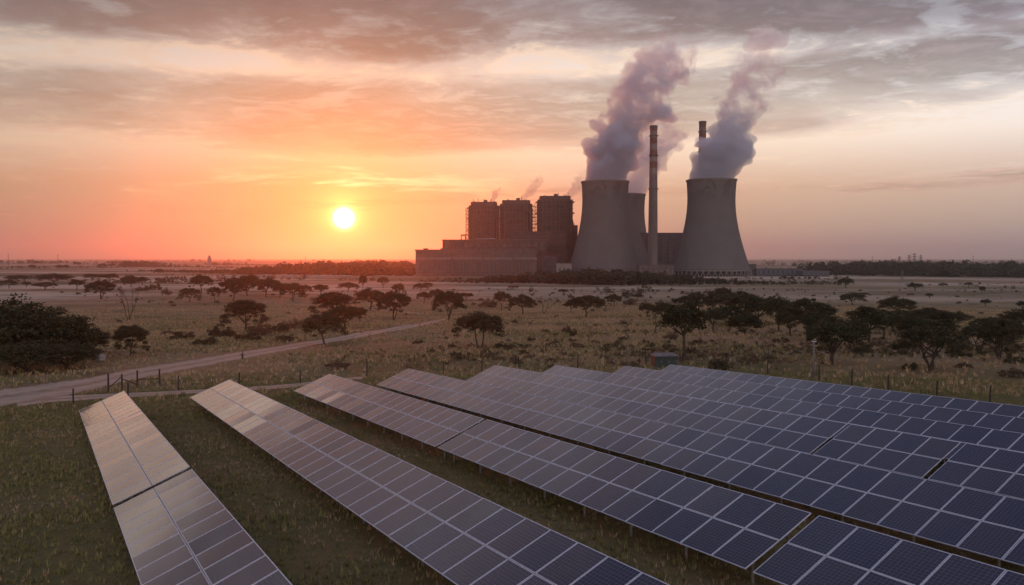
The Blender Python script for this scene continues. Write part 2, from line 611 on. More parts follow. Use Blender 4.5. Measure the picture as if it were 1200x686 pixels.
def m_clad(c1, c2, px, pz):
    def f(b):
        co = b.n('ShaderNodeTexCoord').outputs['Object']
        x, y, z = b.sep(co)[:3]
        s = b.m('ADD', x, b.m('MULTIPLY', y, .7))
        jx = b.m('LESS_THAN', b.m('FRACT', b.m('MULTIPLY', s, 1 / px)), .09)
        jz = b.m('LESS_THAN', b.m('FRACT', b.m('MULTIPLY', z, 1 / pz)), .12)
        cell = b.n('ShaderNodeTexWhiteNoise', noise_dimensions='3D')
        b.put(cell.inputs['Vector'], b.combine(b.m('FLOOR', b.m('MULTIPLY', s, 1 / px)), b.m('FLOOR', b.m('MULTIPLY', z, 1 / pz)), 0))
        nz = b.noise(co, .12, 6, .65)
        col = b.mix(b.m('ADD', b.m('MULTIPLY', nz, .6), b.m('MULTIPLY', cell.outputs['Value'], .4)), c1, c2)
        col = b.mix(b.m('MULTIPLY', b.m('MAXIMUM', jx, jz), .5), col, (.05, .043, .04))
        principled(b, col, .85, bump=b.m('MAXIMUM', jx, jz), bump_d=-.25, spec=.2)
    return f


M_BOILER = mat('boiler_cladding', m_clad((.052, .040, .034), (.110, .084, .070), 3.1, 4.4))
M_HALL = mat('hall_cladding', m_clad((.085, .067, .059), (.140, .112, .098), 6.0, 5.0))
M_DARKHALL = mat('dark_hall_cladding', m_clad((.075, .063, .060), (.125, .105, .10), 5.0, 6.0))
M_BLUESHED = mat('blue_shed_cladding', m_clad((.06, .068, .08), (.10, .11, .125), 4.0, 9.0))
M_ROOF = simple('felt_roof', (.07, .06, .056), (.12, .105, .10), .2, .9)
M_STEEL = simple('rusty_steel', (.06, .046, .040), (.11, .085, .072), .4, .8)
M_PALECONC = simple('pale_concrete', (.15, .135, .122), (.21, .19, .172), .2, .9)
M_WIN = simple('dusty_window', (.03, .03, .035), (.07, .065, .065), .3, .25, spec=.5)
M_LATTICE = simple('pylon_steel', (.10, .095, .095), (.17, .16, .16), .5, .6)

# ------------------------------------------------------------------ ground sheet
nr, na = 330, 420
rad = np.concatenate([[0.0], np.geomspace(3.0, 26000.0, nr - 1)])
fa = np.linspace(-R(46), R(46), na)
fa = np.concatenate([fa, np.linspace(R(46), R(314), 90)[1:-1]])
nA = len(fa)
gx = (rad[:, None] * np.sin(fa)[None]).ravel()
gy = (rad[:, None] * np.cos(fa)[None]).ravel()
gz = terrain(gx, gy)
gv = np.stack([gx, gy, gz], 1)
gf = []
for i in range(nr - 1):
    for k in range(nA):
        k2 = (k + 1) % nA
        gf.append((i * nA + k, i * nA + k2, (i + 1) * nA + k2, (i + 1) * nA + k))
gme = bpy.data.meshes.new('ground')
gme.from_pydata(gv.tolist(), [], gf)
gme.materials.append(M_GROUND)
gme.polygons.foreach_set('use_smooth', [True] * len(gme.polygons))
gme.validate()
bm = bmesh.new()
bm.from_mesh(gme)
bmesh.ops.remove_doubles(bm, verts=bm.verts, dist=1e-4)
bmesh.ops.recalc_face_normals(bm, faces=bm.faces)
if sum(f.normal.z for f in bm.faces) < 0:
    bmesh.ops.reverse_faces(bm, faces=bm.faces)
bm.to_mesh(gme)
from mathutils.bvhtree import BVHTree
GBVH = BVHTree.FromBMesh(bm)
bm.free()
ground = bpy.data.objects.new('ground', gme)
COL.objects.link(ground)
tag(ground, 'dry grassy savanna ground falling away to a flat hazy horizon', 'ground', kind='structure')


def gz_at(x, y):
    h = GBVH.ray_cast(Vector((x, y, 500)), Vector((0, 0, -1)))
    return h[0].z if h[0] is not None else tz(x, y)


# ------------------------------------------------------------------ dirt road and side track
def strip(name, pts, label, lift, seed):
    """pts: (px, y_upper, y_lower) pixel edges -> ribbon on the ground."""
    rg = random.Random(seed)
    up = [ground_at(p[0], p[1]) for p in pts]
    lo = [ground_at(p[0] if len(p) < 4 else p[3], p[2]) for p in pts]
    V, Fc = [], []
    seg, nw = 10, 4
    for i in range(len(pts) - 1):
        for k in range(seg + (1 if i == len(pts) - 2 else 0)):
            t = k / seg

            def cr(a):
                p0, p1, p2, p3 = a[max(i - 1, 0)], a[i], a[i + 1], a[min(i + 2, len(a) - 1)]
                return 0.5 * ((2 * p1) + (p2 - p0) * t + (2 * p0 - 5 * p1 + 4 * p2 - p3) * t * t + (3 * p1 - p0 - 3 * p2 + p3) * t ** 3)
            u, l = cr(up), cr(lo)
            j1, j2 = rg.uniform(-.05, .05), rg.uniform(-.05, .05)
            u2, l2 = u + (u - l) * j1, l + (l - u) * j2
            for q in range(nw + 1):
                p = u2.lerp(l2, q / nw)
                V.append((p.x, p.y, gz_at(p.x, p.y) + lift))
    n = len(V) // (nw + 1)
    for i in range(n - 1):
        for q in range(nw):
            a = i * (nw + 1) + q
            Fc.append((a, a + 1, a + nw + 2, a + nw + 1))
    me = new_mesh(name, V, Fc, [M_ROAD], True)
    uvl = me.uv_layers.new(name='UVMap')
    for lp in me.loops:
        uvl.data[lp.index].uv = ((lp.vertex_index % (nw + 1)) / nw, lp.vertex_index // (nw + 1))
    bm = bmesh.new()
    bm.from_mesh(me)
    bmesh.ops.recalc_face_normals(bm, faces=bm.faces)
    if sum(f.normal.z for f in bm.faces) < 0:
        bmesh.ops.reverse_faces(bm, faces=bm.faces)
    bm.to_mesh(me)
    bm.free()
    o = bpy.data.objects.new(name, me)
    COL.objects.link(o)
    return tag(o, label, 'road', kind='structure')


road_px = [(-60, 464, 488), (0, 457, 477), (60, 449.5, 467), (105, 443, 458), (150, 434, 447), (200, 426, 437), (250, 418, 427.5), (300, 410, 418),
           (350, 402, 408.5), (400, 394.3, 399.5), (450, 386, 390), (490, 379.5, 382.7), (513, 375.3, 377.8), (522, 372.8, 374.8)]
strip('dirt_road', road_px, 'pale dirt road curving across the savanna from the left edge', .035, 1)
strip('dirt_road', [(516, 371.6, 372.8), (503, 368.6, 369.9), (480, 365.8, 367.0), (455, 364, 365.1), (430, 362.5, 363.4)], 'thin pale far stretch of dirt road behind the trees', .03, 2)
track_px = [(20, 468.5, 477), (60, 465, 472), (110, 462.5, 468.5), (160, 460.5, 465.5), (210, 458, 462.5), (270, 455, 459), (330, 451, 455.5), (380, 446, 449.5), (425, 441.5, 444.5)]
strip('dirt_track', track_px, 'narrow bare side track running along the fence behind the panels', .02, 3)

# ------------------------------------------------------------------ solar tables
MW, ML = 1.735, 2.01
FW = .034


def module_mesh():
    hx, hy, t = (MW - .03) / 2, (ML - .03) / 2, .04
    ix, iy = hx - FW, hy - FW
    o = [(-hx, -hy), (hx, -hy), (hx, hy), (-hx, hy)]
    n = [(-ix, -iy), (ix, -iy), (ix, iy), (-ix, iy)]
    V = [(x, y, -t) for x, y in o] + [(x, y, 0) for x, y in o] + [(x, y, 0) for x, y in n] + [(x, y, -.005) for x, y in n]
    Fc = [(0, 3, 2, 1)] + [(i, (i + 1) % 4, 4 + (i + 1) % 4, 4 + i) for i in range(4)]
    Fc += [(4 + i, 4 + (i + 1) % 4, 8 + (i + 1) % 4, 8 + i) for i in range(4)]
    Fc += [(8 + i, 8 + (i + 1) % 4, 12 + (i + 1) % 4, 12 + i) for i in range(4)]
    Fc += [(12, 13, 14, 15)]
    me = new_mesh('solar_module', V, Fc, [M_ALU, M_PV], mat_idx=[0] * (len(Fc) - 1) + [1])
    uvl = me.uv_layers.new(name='UVMap')
    for lp in me.loops:
        c = me.vertices[lp.vertex_index].co
        uvl.data[lp.index].uv = ((c.x + ix) / (2 * ix), (c.y + iy) / (2 * iy))
    return me


ME_MOD = module_mesh()
FRAME = Matrix((D1, D2, D3)).transposed()          # local -> world rotation
if FRAME.determinant() < 0:
    FRAME = Matrix((-D1, D2, D3)).transposed()
    XS = -1
else:
    XS = 1
FINV = FRAME.transposed()
LOW_H = 0.9


def local_post(yl):
    """post from a point under the module plane straight down to the ground, in table frame, origin at its head"""
    down = FINV @ Vector((0, 0, -1))
    h = LOW_H + (FRAME @ Vector((0, yl, 0))).z - .18 + .35
    g = Geo()
    g.tube([(0, 0, 0), down * h], .065, 6)
    return g.mesh('support_post', M_GALV)


YF, YR = .95, 3.1
ME_PF, ME_PR = local_post(YF), local_post(YR)
ME_RAFT = Geo().box(-.05, .05, .25, 3.85, -.20, -.12).mesh('rafter', M_GALV)


def solar_table(a_far, ncol, b, label, dz=0.0):
    a_near = a_far - ncol * MW
    p = E1 * a_near + E2 * b
    zl = CAM_Z - 10.9 - SLOPE * a_near
    root = thing('solar_table', label, 'solar panels', group='rows of solar tables')
    root.rotation_mode = 'QUATERNION'
    root.rotation_quaternion = FRAME.to_quaternion()
    root.location = (p.x, p.y, zl - LOW_H + dz)
    off = FINV @ Vector((0, 0, LOW_H))
    rg = random.Random(int(a_far * 37 + b * 101))
    L = ncol * MW
    for i in range(ncol):
        for j in range(2):
            loc = Vector((XS * (i + .5) * MW, (j + .5) * ML, 0)) + off
            child('solar_module', ME_MOD, root, loc, (rg.gauss(0, .006), rg.gauss(0, .006), 0))
    g = [Geo().box(min(0, XS * L), max(0, XS * L), y - .03, y + .03, -.12, -.042) for y in (.45, 1.55, 2.46, 3.56)]
    for q in g:
        q.build('mounting_rail', M_GALV, root, loc=off)
    npst = max(2, int(L / 3.44) + 1)
    for k in range(npst):
        x = XS * (.5 + (L - 1.0) * k / (npst - 1))
        child('rafter', ME_RAFT, root, Vector((x, 0, 0)) + off)
        child('support_post', ME_PF, root, Vector((x, YF, -.18)) + off)
        child('support_post', ME_PR, root, Vector((x, YR, -.18)) + off)
    return root


def row(b, dz, pieces):
    for a_far, ncol, label in pieces:
        solar_table(a_far, ncol, b, label, dz)


row(3.07, -.14, [(80.82, 21, 'far table of the leftmost solar row, glowing pink, beyond its dark gap'),
                 (43.75, 17, 'near table of the leftmost solar row, running out of the bottom of the photo')])
row(12.56, .12, [(81.35, 38, 'unbroken long solar row second from the left, between two grass strips')])
row(22.13, .13, [(79.37, 19, 'far pink table of the third solar row, ending at a thin dark gap'),
                 (46.03, 15, 'middle table of the third solar row from the left, between its two dark gaps'),
                 (19.69, 8, 'near dark blue table of the third solar row, in the bottom right corner')])
row(31.12, 0.0, [(79.79, 41, 'long solar row fourth from the left, above the black gap in front of it')])
row(40.3, 0.0, [(76.6, 26, 'fifth solar row from the left, its long far table left of both gaps'),
                (31.27, 4, 'short four-column solar table between two dark gaps in the fifth row'),
                (24.05, 9, 'near table of the fifth solar row, right of its second dark gap')])
row(45.6, 0.0, [(72.2, 37, 'sixth solar row from the left, in the dense block on the right')])
row(50.8, 0.0, [(66.6, 34, 'seventh solar row, second from the back of the dense block')])
row(55.6, 0.0, [(64.6, 33, 'rearmost solar row at the back edge of the block, nearest the green kiosk')])


# ------------------------------------------------------------------ power station
def prism_thing(parent, name, px0, px1, ytop, depth, thick, m, base_z=-1.0, roof=None, zbase=None, chamfer=0.0):
    """A block whose front spans two pixel columns at a depth; child of parent at its own place."""
    c = pt((px0 + px1) / 2, ytop, depth)
    wd = (px1 - px0) / F_PX * depth
    x0, x1 = c.x - wd / 2 - parent.location.x, c.x + wd / 2 - parent.location.x
    y0 = depth - parent.location.y
    z1 = c.z - parent.location.z
    z0 = base_z if zbase is None else zbase
    k = chamfer
    if k:
        poly = [(x0 + k, y0), (x1 - k, y0), (x1, y0 + k), (x1, y0 + thick - k), (x1 - k, y0 + thick), (x0 + k, y0 + thick), (x0, y0 + thick - k), (x0, y0 + k)]
    else:
        poly = [(x0, y0), (x1, y0), (x1, y0 + thick), (x0, y0 + thick)]
    g = Geo().prism(poly, z0, z1)
    o = g.build(name, m, parent)
    return o, x0, x1, y0, z1


def building(name, label, px, depth, cat='building', group=None):
    p = pt(px, 325, depth)
    return thing(name, label, cat, (p.x, depth, gz_at(p.x, depth)), group=group)


# turbine hall, long and low in front
DH = 1060
th = building('turbine_hall', 'long low turbine hall with a row of tall windows in front of the boiler houses', 560, DH)
o, x0, x1, y0, z1 = prism_thing(th, 'wall', 487, 629, 294.5, DH, 46, M_HALL)
Geo().box(x0 - .8, x1 + .8, y0 - .8, y0 + 46.8, z1, z1 + 2.2).build('roof', M_ROOF, th)
Geo().box(x0 - .3, x1 + .3, y0 - .55, y0 - .02, z1 - 10.5, z1 - 8.8).build('ledge', M_PALECONC, th)
nb = 30
for i in range(nb):
    cxp = x0 + 5 + (x1 - x0 - 14) * (i + .5) / nb
    pw = (x1 - x0 - 14) / nb
    wdw = Geo().box(cxp - pw * .3, cxp + pw * .3, y0 - .12, y0 - .01, 7.0, z1 - 15).build('window', M_WIN, th)
    g = Geo()
    g.box(cxp + pw * .36, cxp + pw * .64, y0 - .9, y0 - .02, 0, z1 - 13).build('pilaster', M_HALL, th)
for px in (530, 566, 601):
    X = pt(px, 300, DH).x - th.location.x
    Geo().box(X - 1.1, X + 1.1, y0 - 1.3, y0 - .03, 2, z1 - 2).build('downpipe', M_STEEL, th)
g = Geo()
for i in range(7):
    X = x0 + 12 + i * (x1 - x0 - 24) / 6
    Geo().box(X - 3, X + 3, y0 + 14, y0 + 22, z1 + 2.2, z1 + 4.0).build('roof_vent', M_STEEL, th)

# bunker bay, stepped above the hall
DB = 1112
bb = building('bunker_building', 'stepped dark bunker block rising behind the turbine hall', 560, DB)
o, x0, x1, y0, z1 = prism_thing(bb, 'wall', 518.5, 642, 282, DB, 22, M_BOILER)
Geo().box(x0 - .5, x1 + .5, y0 - .5, y0 + 22.5, z1, z1 + 1.4).build('roof', M_ROOF, bb)
o2, a0, a1, ay, az = prism_thing(bb, 'lower_bay', 625, 652, 300, DB - 12, 11.9, M_DARKHALL)
o3, a0, a1, ay, az = prism_thing(bb, 'tall_bay', 596, 664, 271.5, DB + 22.2, 10, M_BOILER)
for i in range(16):
    X = x0 + 6 + (x1 - x0 - 14) * i / 15
    Geo().box(X - 1.6, X + 1.6, y0 - .15, y0 - .01, z1 - 9, z1 - 4).build('window', M_WIN, bb)


def boiler(label, pxl, pxr, ytop, pipes, seed):
    rg = random.Random(seed)
    DD = 1150
    t = building('boiler_house', label, (pxl + pxr) / 2, DD, group='boiler houses of the power station')
    _, x0, x1, y0, z1 = prism_thing(t, 'casing', pxl, pxr, ytop + 4.2, DD, 44, M_BOILER, chamfer=6.5)
    xc = (x0 + x1) / 2
    wd = x1 - x0
    # upper cap, set back
    Geo().prism([(x0 + 5.5, y0 + 3), (x1 - 5.5, y0 + 3), (x1 - 3, y0 + 8), (x1 - 3, y0 + 36), (x1 - 5.5, y0 + 41), (x0 + 5.5, y0 + 41), (x0 + 3, y0 + 36), (x0 + 3, y0 + 8)], z1 + .003, z1 + 5.2).build('roof_cap', M_STEEL, t)
    for k in range(3):
        X = xc + (-.28 + .3 * k) * wd + rg.uniform(-2, 2)
        Geo().box(X - 1.8 - (k == 1), X + 1.8 + (k == 1), y0 + 12, y0 + 18, z1 + 5.203, z1 + 6.4 + 2.4 * (k == 1)).build('roof_housing', M_STEEL, t)
    # walkways round the casing
    nlev = 11
    for k in range(nlev):
        z = z1 - 3 - k * 5.3
        e = .9
        q = 6.5
        g = Geo().prism([(x0 + q - .3, y0 - e), (x1 - q + .3, y0 - e), (x1 + e, y0 + q - .3), (x1 + e, y0 + 37), (x0 - e, y0 + 37), (x0 - e, y0 + q - .3)], z, z + .55)
        wk = g.build('walkway', M_HALL, t)
    # steel columns and inset louvre panels on the face
    for k in range(7):
        X = x0 + 7 + (wd - 14) * k / 6
        Geo().box(X - .45, X + .45, y0 - .7, y0 - .02, 0, z1).build('steel_column', M_HALL, t)
    for k in range(6):
        if k in (1, 3, 4):
            X = x0 + 7 + (wd - 14) * (k + .5) / 6
            for lv in range(3):
                zz = z1 - 12 - lv * 15.9
                Geo().box(X - 2.1, X + 2.1, y0 - .3, y0 - .01, zz, zz + 4.5).build('louvre', M_INNER, t)
    # stair tower and pipes on the side
    for s, off_ in pipes:
        X = (x0 - off_) if s < 0 else (x1 + off_)
        g = Geo()
        hh = z1 - rg.uniform(2, 7)
        for dx_ in (-1.6, 1.6):
            for dy_ in (8, 13):
                g.box(X + dx_ - .35, X + dx_ + .35, y0 + dy_ - .35, y0 + dy_ + .35, 0, hh)
        zz = 8
        while zz < hh - 2:
            g.box(X - 1.24, X + 1.24, y0 + 7.8, y0 + 13.2, zz, zz + .6)
            g.tube([(X - 1.6, y0 + 7.6, zz), (X + 1.6, y0 + 7.6, zz + 4.6)], .25, 4)
            zz += 5.0
        st_ = g.build('stair_tower', M_STEEL, t)
    for k in range(5):
        X = x0 + 6 + (wd - 12) * rg.random()
        Geo().tube([(X, y0 + rg.uniform(8, 20), z1 + 5.2), (X, y0 + 15, z1 + 6.5 + rg.uniform(1, 5.5))], .35, 6).build('vent_pipe', M_STEEL, t)
    for fz in (.30, .52, .74):
        X0, X1 = sorted((x0 + wd * rg.uniform(.1, .4), x0 + wd * rg.uniform(.55, .9)))
        Geo().tube([(X0, y0 - 2.0, z1 * fz - 5), (X0, y0 - 2.0, z1 * fz), (X1, y0 - 2.0, z1 * fz), (X1, y0 - 2.0, z1 * fz - 14)], .55, 6).build('service_pipe', M_GALV if fz == .52 else M_STEEL, t, True)
    for sd in (-1, 1):
        X = x0 - 1.3 if sd < 0 else x1 + 1.3
        for zz in (z1 - 4, z1 - 20, z1 - 36):
            Geo().box(min(X, X + sd * 1.6), max(X, X + sd * 1.6), y0 + 9, y0 + 26, zz, zz + 1.4).build('platform', M_STEEL, t)
    g = Geo()
    g.tube([(x1 - 3, y0 - 1.6, 0), (x1 - 3, y0 - 1.6, z1 - 14), (x1 - 8, y0 - 1.6, z1 - 11)], 1.0, 8).build('downcomer_pipe', M_STEEL, t, True)
    return t


boiler('boiler house farthest from the cooling towers, stair tower on its left edge', 549, 584.5, 236.5, [(-1, 2.6)], 1)
boiler('middle of the three boiler houses', 586, 624, 234.5, [(-1, 2.2), (1, 2.4)], 2)
boiler('tallest boiler house, next to the left cooling tower', 630.5, 671.5, 229.5, [(-1, 2.4)], 3)

dk = building('duct_house', 'stepped dark duct house tucked between tall boiler house and left cooling tower', 672, 1165)
_, x0, x1, y0, z1 = prism_thing(dk, 'wall', 663, 677, 264, 1165, 30, M_DARKHALL)
Geo().box(x0 + 3, x1 - 6, y0 + 4, y0 + 20, z1 + .003, z1 + 7).build('stack_head', M_STEEL, dk)
Geo().box(x0 + 1, x1 + 4.5, y0 - 6, y0 - .02, 0, z1 - 22).build('lower_block', M_DARKHALL, dk)
# pipe bridge at the left shoulder
pb = building('pipe_frame', 'small steel pipe frame on the shoulder left of the boiler houses', 543, 1125)
zb = pt(543, 282, 1125).z - pb.location.z
g = Geo()
for dx_ in (-3, 3):
    g.box(dx_ - .5, dx_ + .5, -.5, .5, zb - 2, zb + 6.5)
g.tube([(-3, 0, zb + 6.5), (4, 0, zb + 6.5)], .6, 6)
g.build('frame', M_STEEL, pb)
Geo().tube([(-3, 1.3, zb - 2), (-3, 1.3, zb + 8), (8, 1.3, zb + 8)], .8, 6).build('pipe', M_STEEL, pb)

gate = building('gatehouse', 'small pale block at the foot of the left cooling tower', 660, 1040)
_, x0, x1, y0, z1 = prism_thing(gate, 'wall', 652, 670, 309, 1040, 14, M_PALECONC)
Geo().box(x0 - .4, x1 + .4, y0 - .4, y0 + 14.4, z1, z1 + .8).build('roof', M_ROOF, gate)
for k in range(3):
    Geo().box(x0 + 3 + k * 6, x0 + 6 + k * 6, y0 - .1, y0 - .01, 8, 11).build('window', M_WIN, gate)

# hall behind the towers
hb = building('dark_hall', 'big dark hall standing behind the chimney between the cooling towers', 775, 1290)
_, x0, x1, y0, z1 = prism_thing(hb, 'wall', 738, 812, 274, 1290, 60, M_DARKHALL)
Geo().box(x0 - .6, x1 + .6, y0 - .6, y0 + 60.6, z1, z1 + 1.5).build('roof', M_ROOF, hb)
for k in range(9):
    X = x0 + (x1 - x0) * (k + .5) / 9
    Geo().box(X - .6, X + .6, y0 - .9, y0 - .02, 0, z1).build('buttress', M_DARKHALL, hb)
pl = building('pump_house', 'low grey pump house with windows at the foot of the striped chimney', 770, 1012)
_, x0, x1, y0, z1 = prism_thing(pl, 'wall', 749, 790, 311.5, 1012, 18, M_HALL)
Geo().box(x0 - .6, x1 + .6, y0 - .6, y0 + 18.6, z1, z1 + .9).build('roof', M_ROOF, pl)
for k in range(6):
    X = x0 + 5 + k * (x1 - x0 - 10) / 5
    Geo().box(X - 1.7, X + 1.7, y0 - .1, y0 - .01, 6, z1 - 3).build('window', M_WIN, pl)
for (nm, lb, p0, p1, yt, dep, m_) in (
        ('brick_annex', 'short dark annex touching the right cooling tower', 868, 886, 310.5, 1080, M_DARKHALL),
        ('long_shed', 'long low grey shed to the right of the cooling towers', 886, 941, 315.5, 1075, M_BLUESHED),
        ('blue_shed', 'pale blue-grey shed at the right end of the power station', 941, 972, 318.5, 1040, M_BLUESHED)):
    bld = building(nm, lb, (p0 + p1) / 2, dep)
    _, x0, x1, y0, z1 = prism_thing(bld, 'wall', p0, p1, yt, dep, 24, m_)
    zc = z1
    Geo().prism([(x0 - .5, y0 - .5), (x1 + .5, y0 - .5), (x1 + .5, y0 + 24.5), (x0 - .5, y0 + 24.5)], zc, zc + .8).build('roof', M_ROOF, bld)
    k = 0
    X = x0 + 3
    while X < x1 - 4:
        Geo().box(X, X + 2.2, y0 - .1, y0 - .01, 3, min(zc - 1.5, 9)).build('window', M_WIN, bld)
        X += 6.5


def cooling_tower(label, px, rb, rt, ytop, depth):
    p = pt(px, 325, depth)
    t = thing('cooling_tower', label, 'cooling tower', (p.x, depth, gz_at(p.x, depth)), group='cooling towers')
    H = pt(px, ytop, depth).z - t.location.z
    s = depth / F_PX
    Rb, Rt = rb * s, rt * s
    zt = H * .80
    Rth = Rt * .955
    prof = []
    z0 = 7.5
    n = 40
    Bq = (zt - z0) / math.sqrt((Rb / Rth) ** 2 - 1)
    for i in range(n + 1):
        z = z0 + (H - z0) * i / n
        if z < zt:
            r = Rth * math.sqrt(1 + ((z - zt) / Bq) ** 2)
        else:
            q = (z - zt) / (H - zt)
            r = Rth + (Rt - Rth) * q * q
        prof.append((r, z))
    inner = [(r - .9, z) for r, z in prof[::-1]]
    Geo().lathe(prof + inner, 96, True).build('shell', M_TOWER, t, True)
    Geo().lathe([(Rt - 1.2, H - 1.2), (Rt + .75, H - 1.2), (Rt + .75, H + .5), (Rt - 1.2, H + .5)], 96, True).build('rim', M_RIM, t)
    Geo().lathe([(Rb + .7, 6.9), (Rb + .7, 8.4), (Rb - 1.4, 8.4), (Rb - 1.4, 6.9)], 96, True).build('ring_beam', M_RIM, t)
    cm = Geo().tube([(Rb + 1.6, -3.0, -1), (Rb + .1, 0, 7.1)], .5, 6).tube([(Rb + 1.6, 3.0, -1), (Rb + .1, .01, 7.1)], .5, 6).mesh('support_column', M_PALECONC)
    for k in range(44):
        child('support_column', cm, t, (0, 0, 0), (0, 0, 2 * math.pi * k / 44))
    Geo().lathe([(Rb - 4, -1), (Rb - 4, 6.9)], 64).build('fill_louvres', M_INNER, t)
    return t


cooling_tower('front left cooling tower, beside the boiler houses', 708.5, 43, 27.7, 213.5, 1100)
cooling_tower('front right cooling tower, with dark stains below its rim', 832.5, 45.5, 28.6, 211.5, 1090)
cooling_tower('farther cooling tower half hidden behind the left one', 731.5, 37, 24.0, 228.5, 1320)


def chimney(label, px, ytop, rt, rb, depth):
    p = pt(px, 325, depth)
    t = thing('chimney', label, 'chimney', (p.x, depth, gz_at(p.x, depth)), group='striped chimneys')
    H = pt(px, ytop, depth).z - t.location.z
    s = depth / F_PX
    Rt, Rb = rt * s, rb * s

    def r(z):
        return Rb + (Rt - Rb) * (z / H) ** .85
    zs = [H * f for f in (0, .12, .3, .5, .68)]
    Geo().lathe([(r(z), z) for z in zs], 40).build('shaft', M_CHIM, t, True)
    nbnd = 8
    za = H * .68
    for k in range(nbnd):
        z0, z1 = za + (H - za) * k / nbnd, za + (H - za) * (k + 1) / nbnd
        Geo().lathe([(r(z0), z0), (r(z1), z1)], 40).build('painted_band', M_RED if k % 2 else M_WHITE, t, True)
    Geo().lathe([(r(H) - .8, H - 4), (r(H) + .5, H - 4), (r(H) + .5, H), (r(H) - .8, H)], 40, True).build('crown', M_STEEL, t)
    for f in (.58, .80, .93):
        z = H * f
        Geo().lathe([(r(z) - .02, z), (r(z) + 1.3, z), (r(z) + 1.3, z + 1.1), (r(z) - .02, z + 1.1)], 40, True).build('gallery', M_STEEL, t)
    a = -2.2
    Geo().tube([(math.cos(a) * (r(0) + .4), math.sin(a) * (r(0) + .4), 0), (math.cos(a) * (r(H) + .4), math.sin(a) * (r(H) + .4), H - 3)], .3, 5).build('ladder', M_STEEL, t)
    return t


chimney('tall banded chimney standing between the two front cooling towers', 764.7, 147.5, 4.1, 6.2, 1042)
chimney('banded chimney whose top shows above the right cooling tower', 821.5, 142.5, 4.0, 6.0, 1230)


# ------------------------------------------------------------------ steam plumes
def m_steam(dens, albedo, hfade, size):
    def f(b):
        co = b.n('ShaderNodeTexCoord').outputs['Object']
        x, y, z = b.sep(co)[:3]
        big = b.noise(co, 1.0 / size, 3, .5, .4)
        nz = b.noise(co, 2.6 / size, 6, .62, .8)
        nz = b.m('ADD', b.m('MULTIPLY', big, .45), b.m('MULTIPLY', nz, .55))
        k = b.step(z, 0.0, hfade)
        thr = b.m('ADD', .30, b.m('ADD', b.m('MULTIPLY', b.step(z, 10.0, hfade * .45), .09), b.m('MULTIPLY', k, .13)))
        d = b.step(nz, thr, b.m('ADD', thr, .10))
        d = b.m('MULTIPLY', d, b.m('ADD', b.m('MULTIPLY', b.m('POWER', b.m('SUBTRACT', 1.0, k), 1.6), dens * .88), dens * .12))
        v = b.n('ShaderNodeVolumePrincipled')
        v.inputs['Color'].default_value = (*albedo, 1)
        b.put(v.inputs['Density'], d)
        v.inputs['Anisotropy'].default_value = .35
        b.put(b.n('ShaderNodeOutputMaterial').inputs['Volume'], v.outputs[0])
    return f


def keep_largest(me):
    bm = bmesh.new()
    bm.from_mesh(me)
    bm.verts.ensure_lookup_table()
    seen, best = set(), []
    for v in bm.verts:
        if v.index in seen:
            continue
        st_, comp = [v], []
        seen.add(v.index)
        while st_:
            q = st_.pop()
            comp.append(q)
            for e in q.link_edges:
                o_ = e.other_vert(q)
                if o_.index not in seen:
                    seen.add(o_.index)
                    st_.append(o_)
        if len(comp) > len(best):
            best = comp
    keep = set(v.index for v in best)
    bmesh.ops.delete(bm, geom=[v for v in bm.verts if v.index not in keep], context='VERTS')
    bm.to_mesh(me)
    bm.free()
    return me


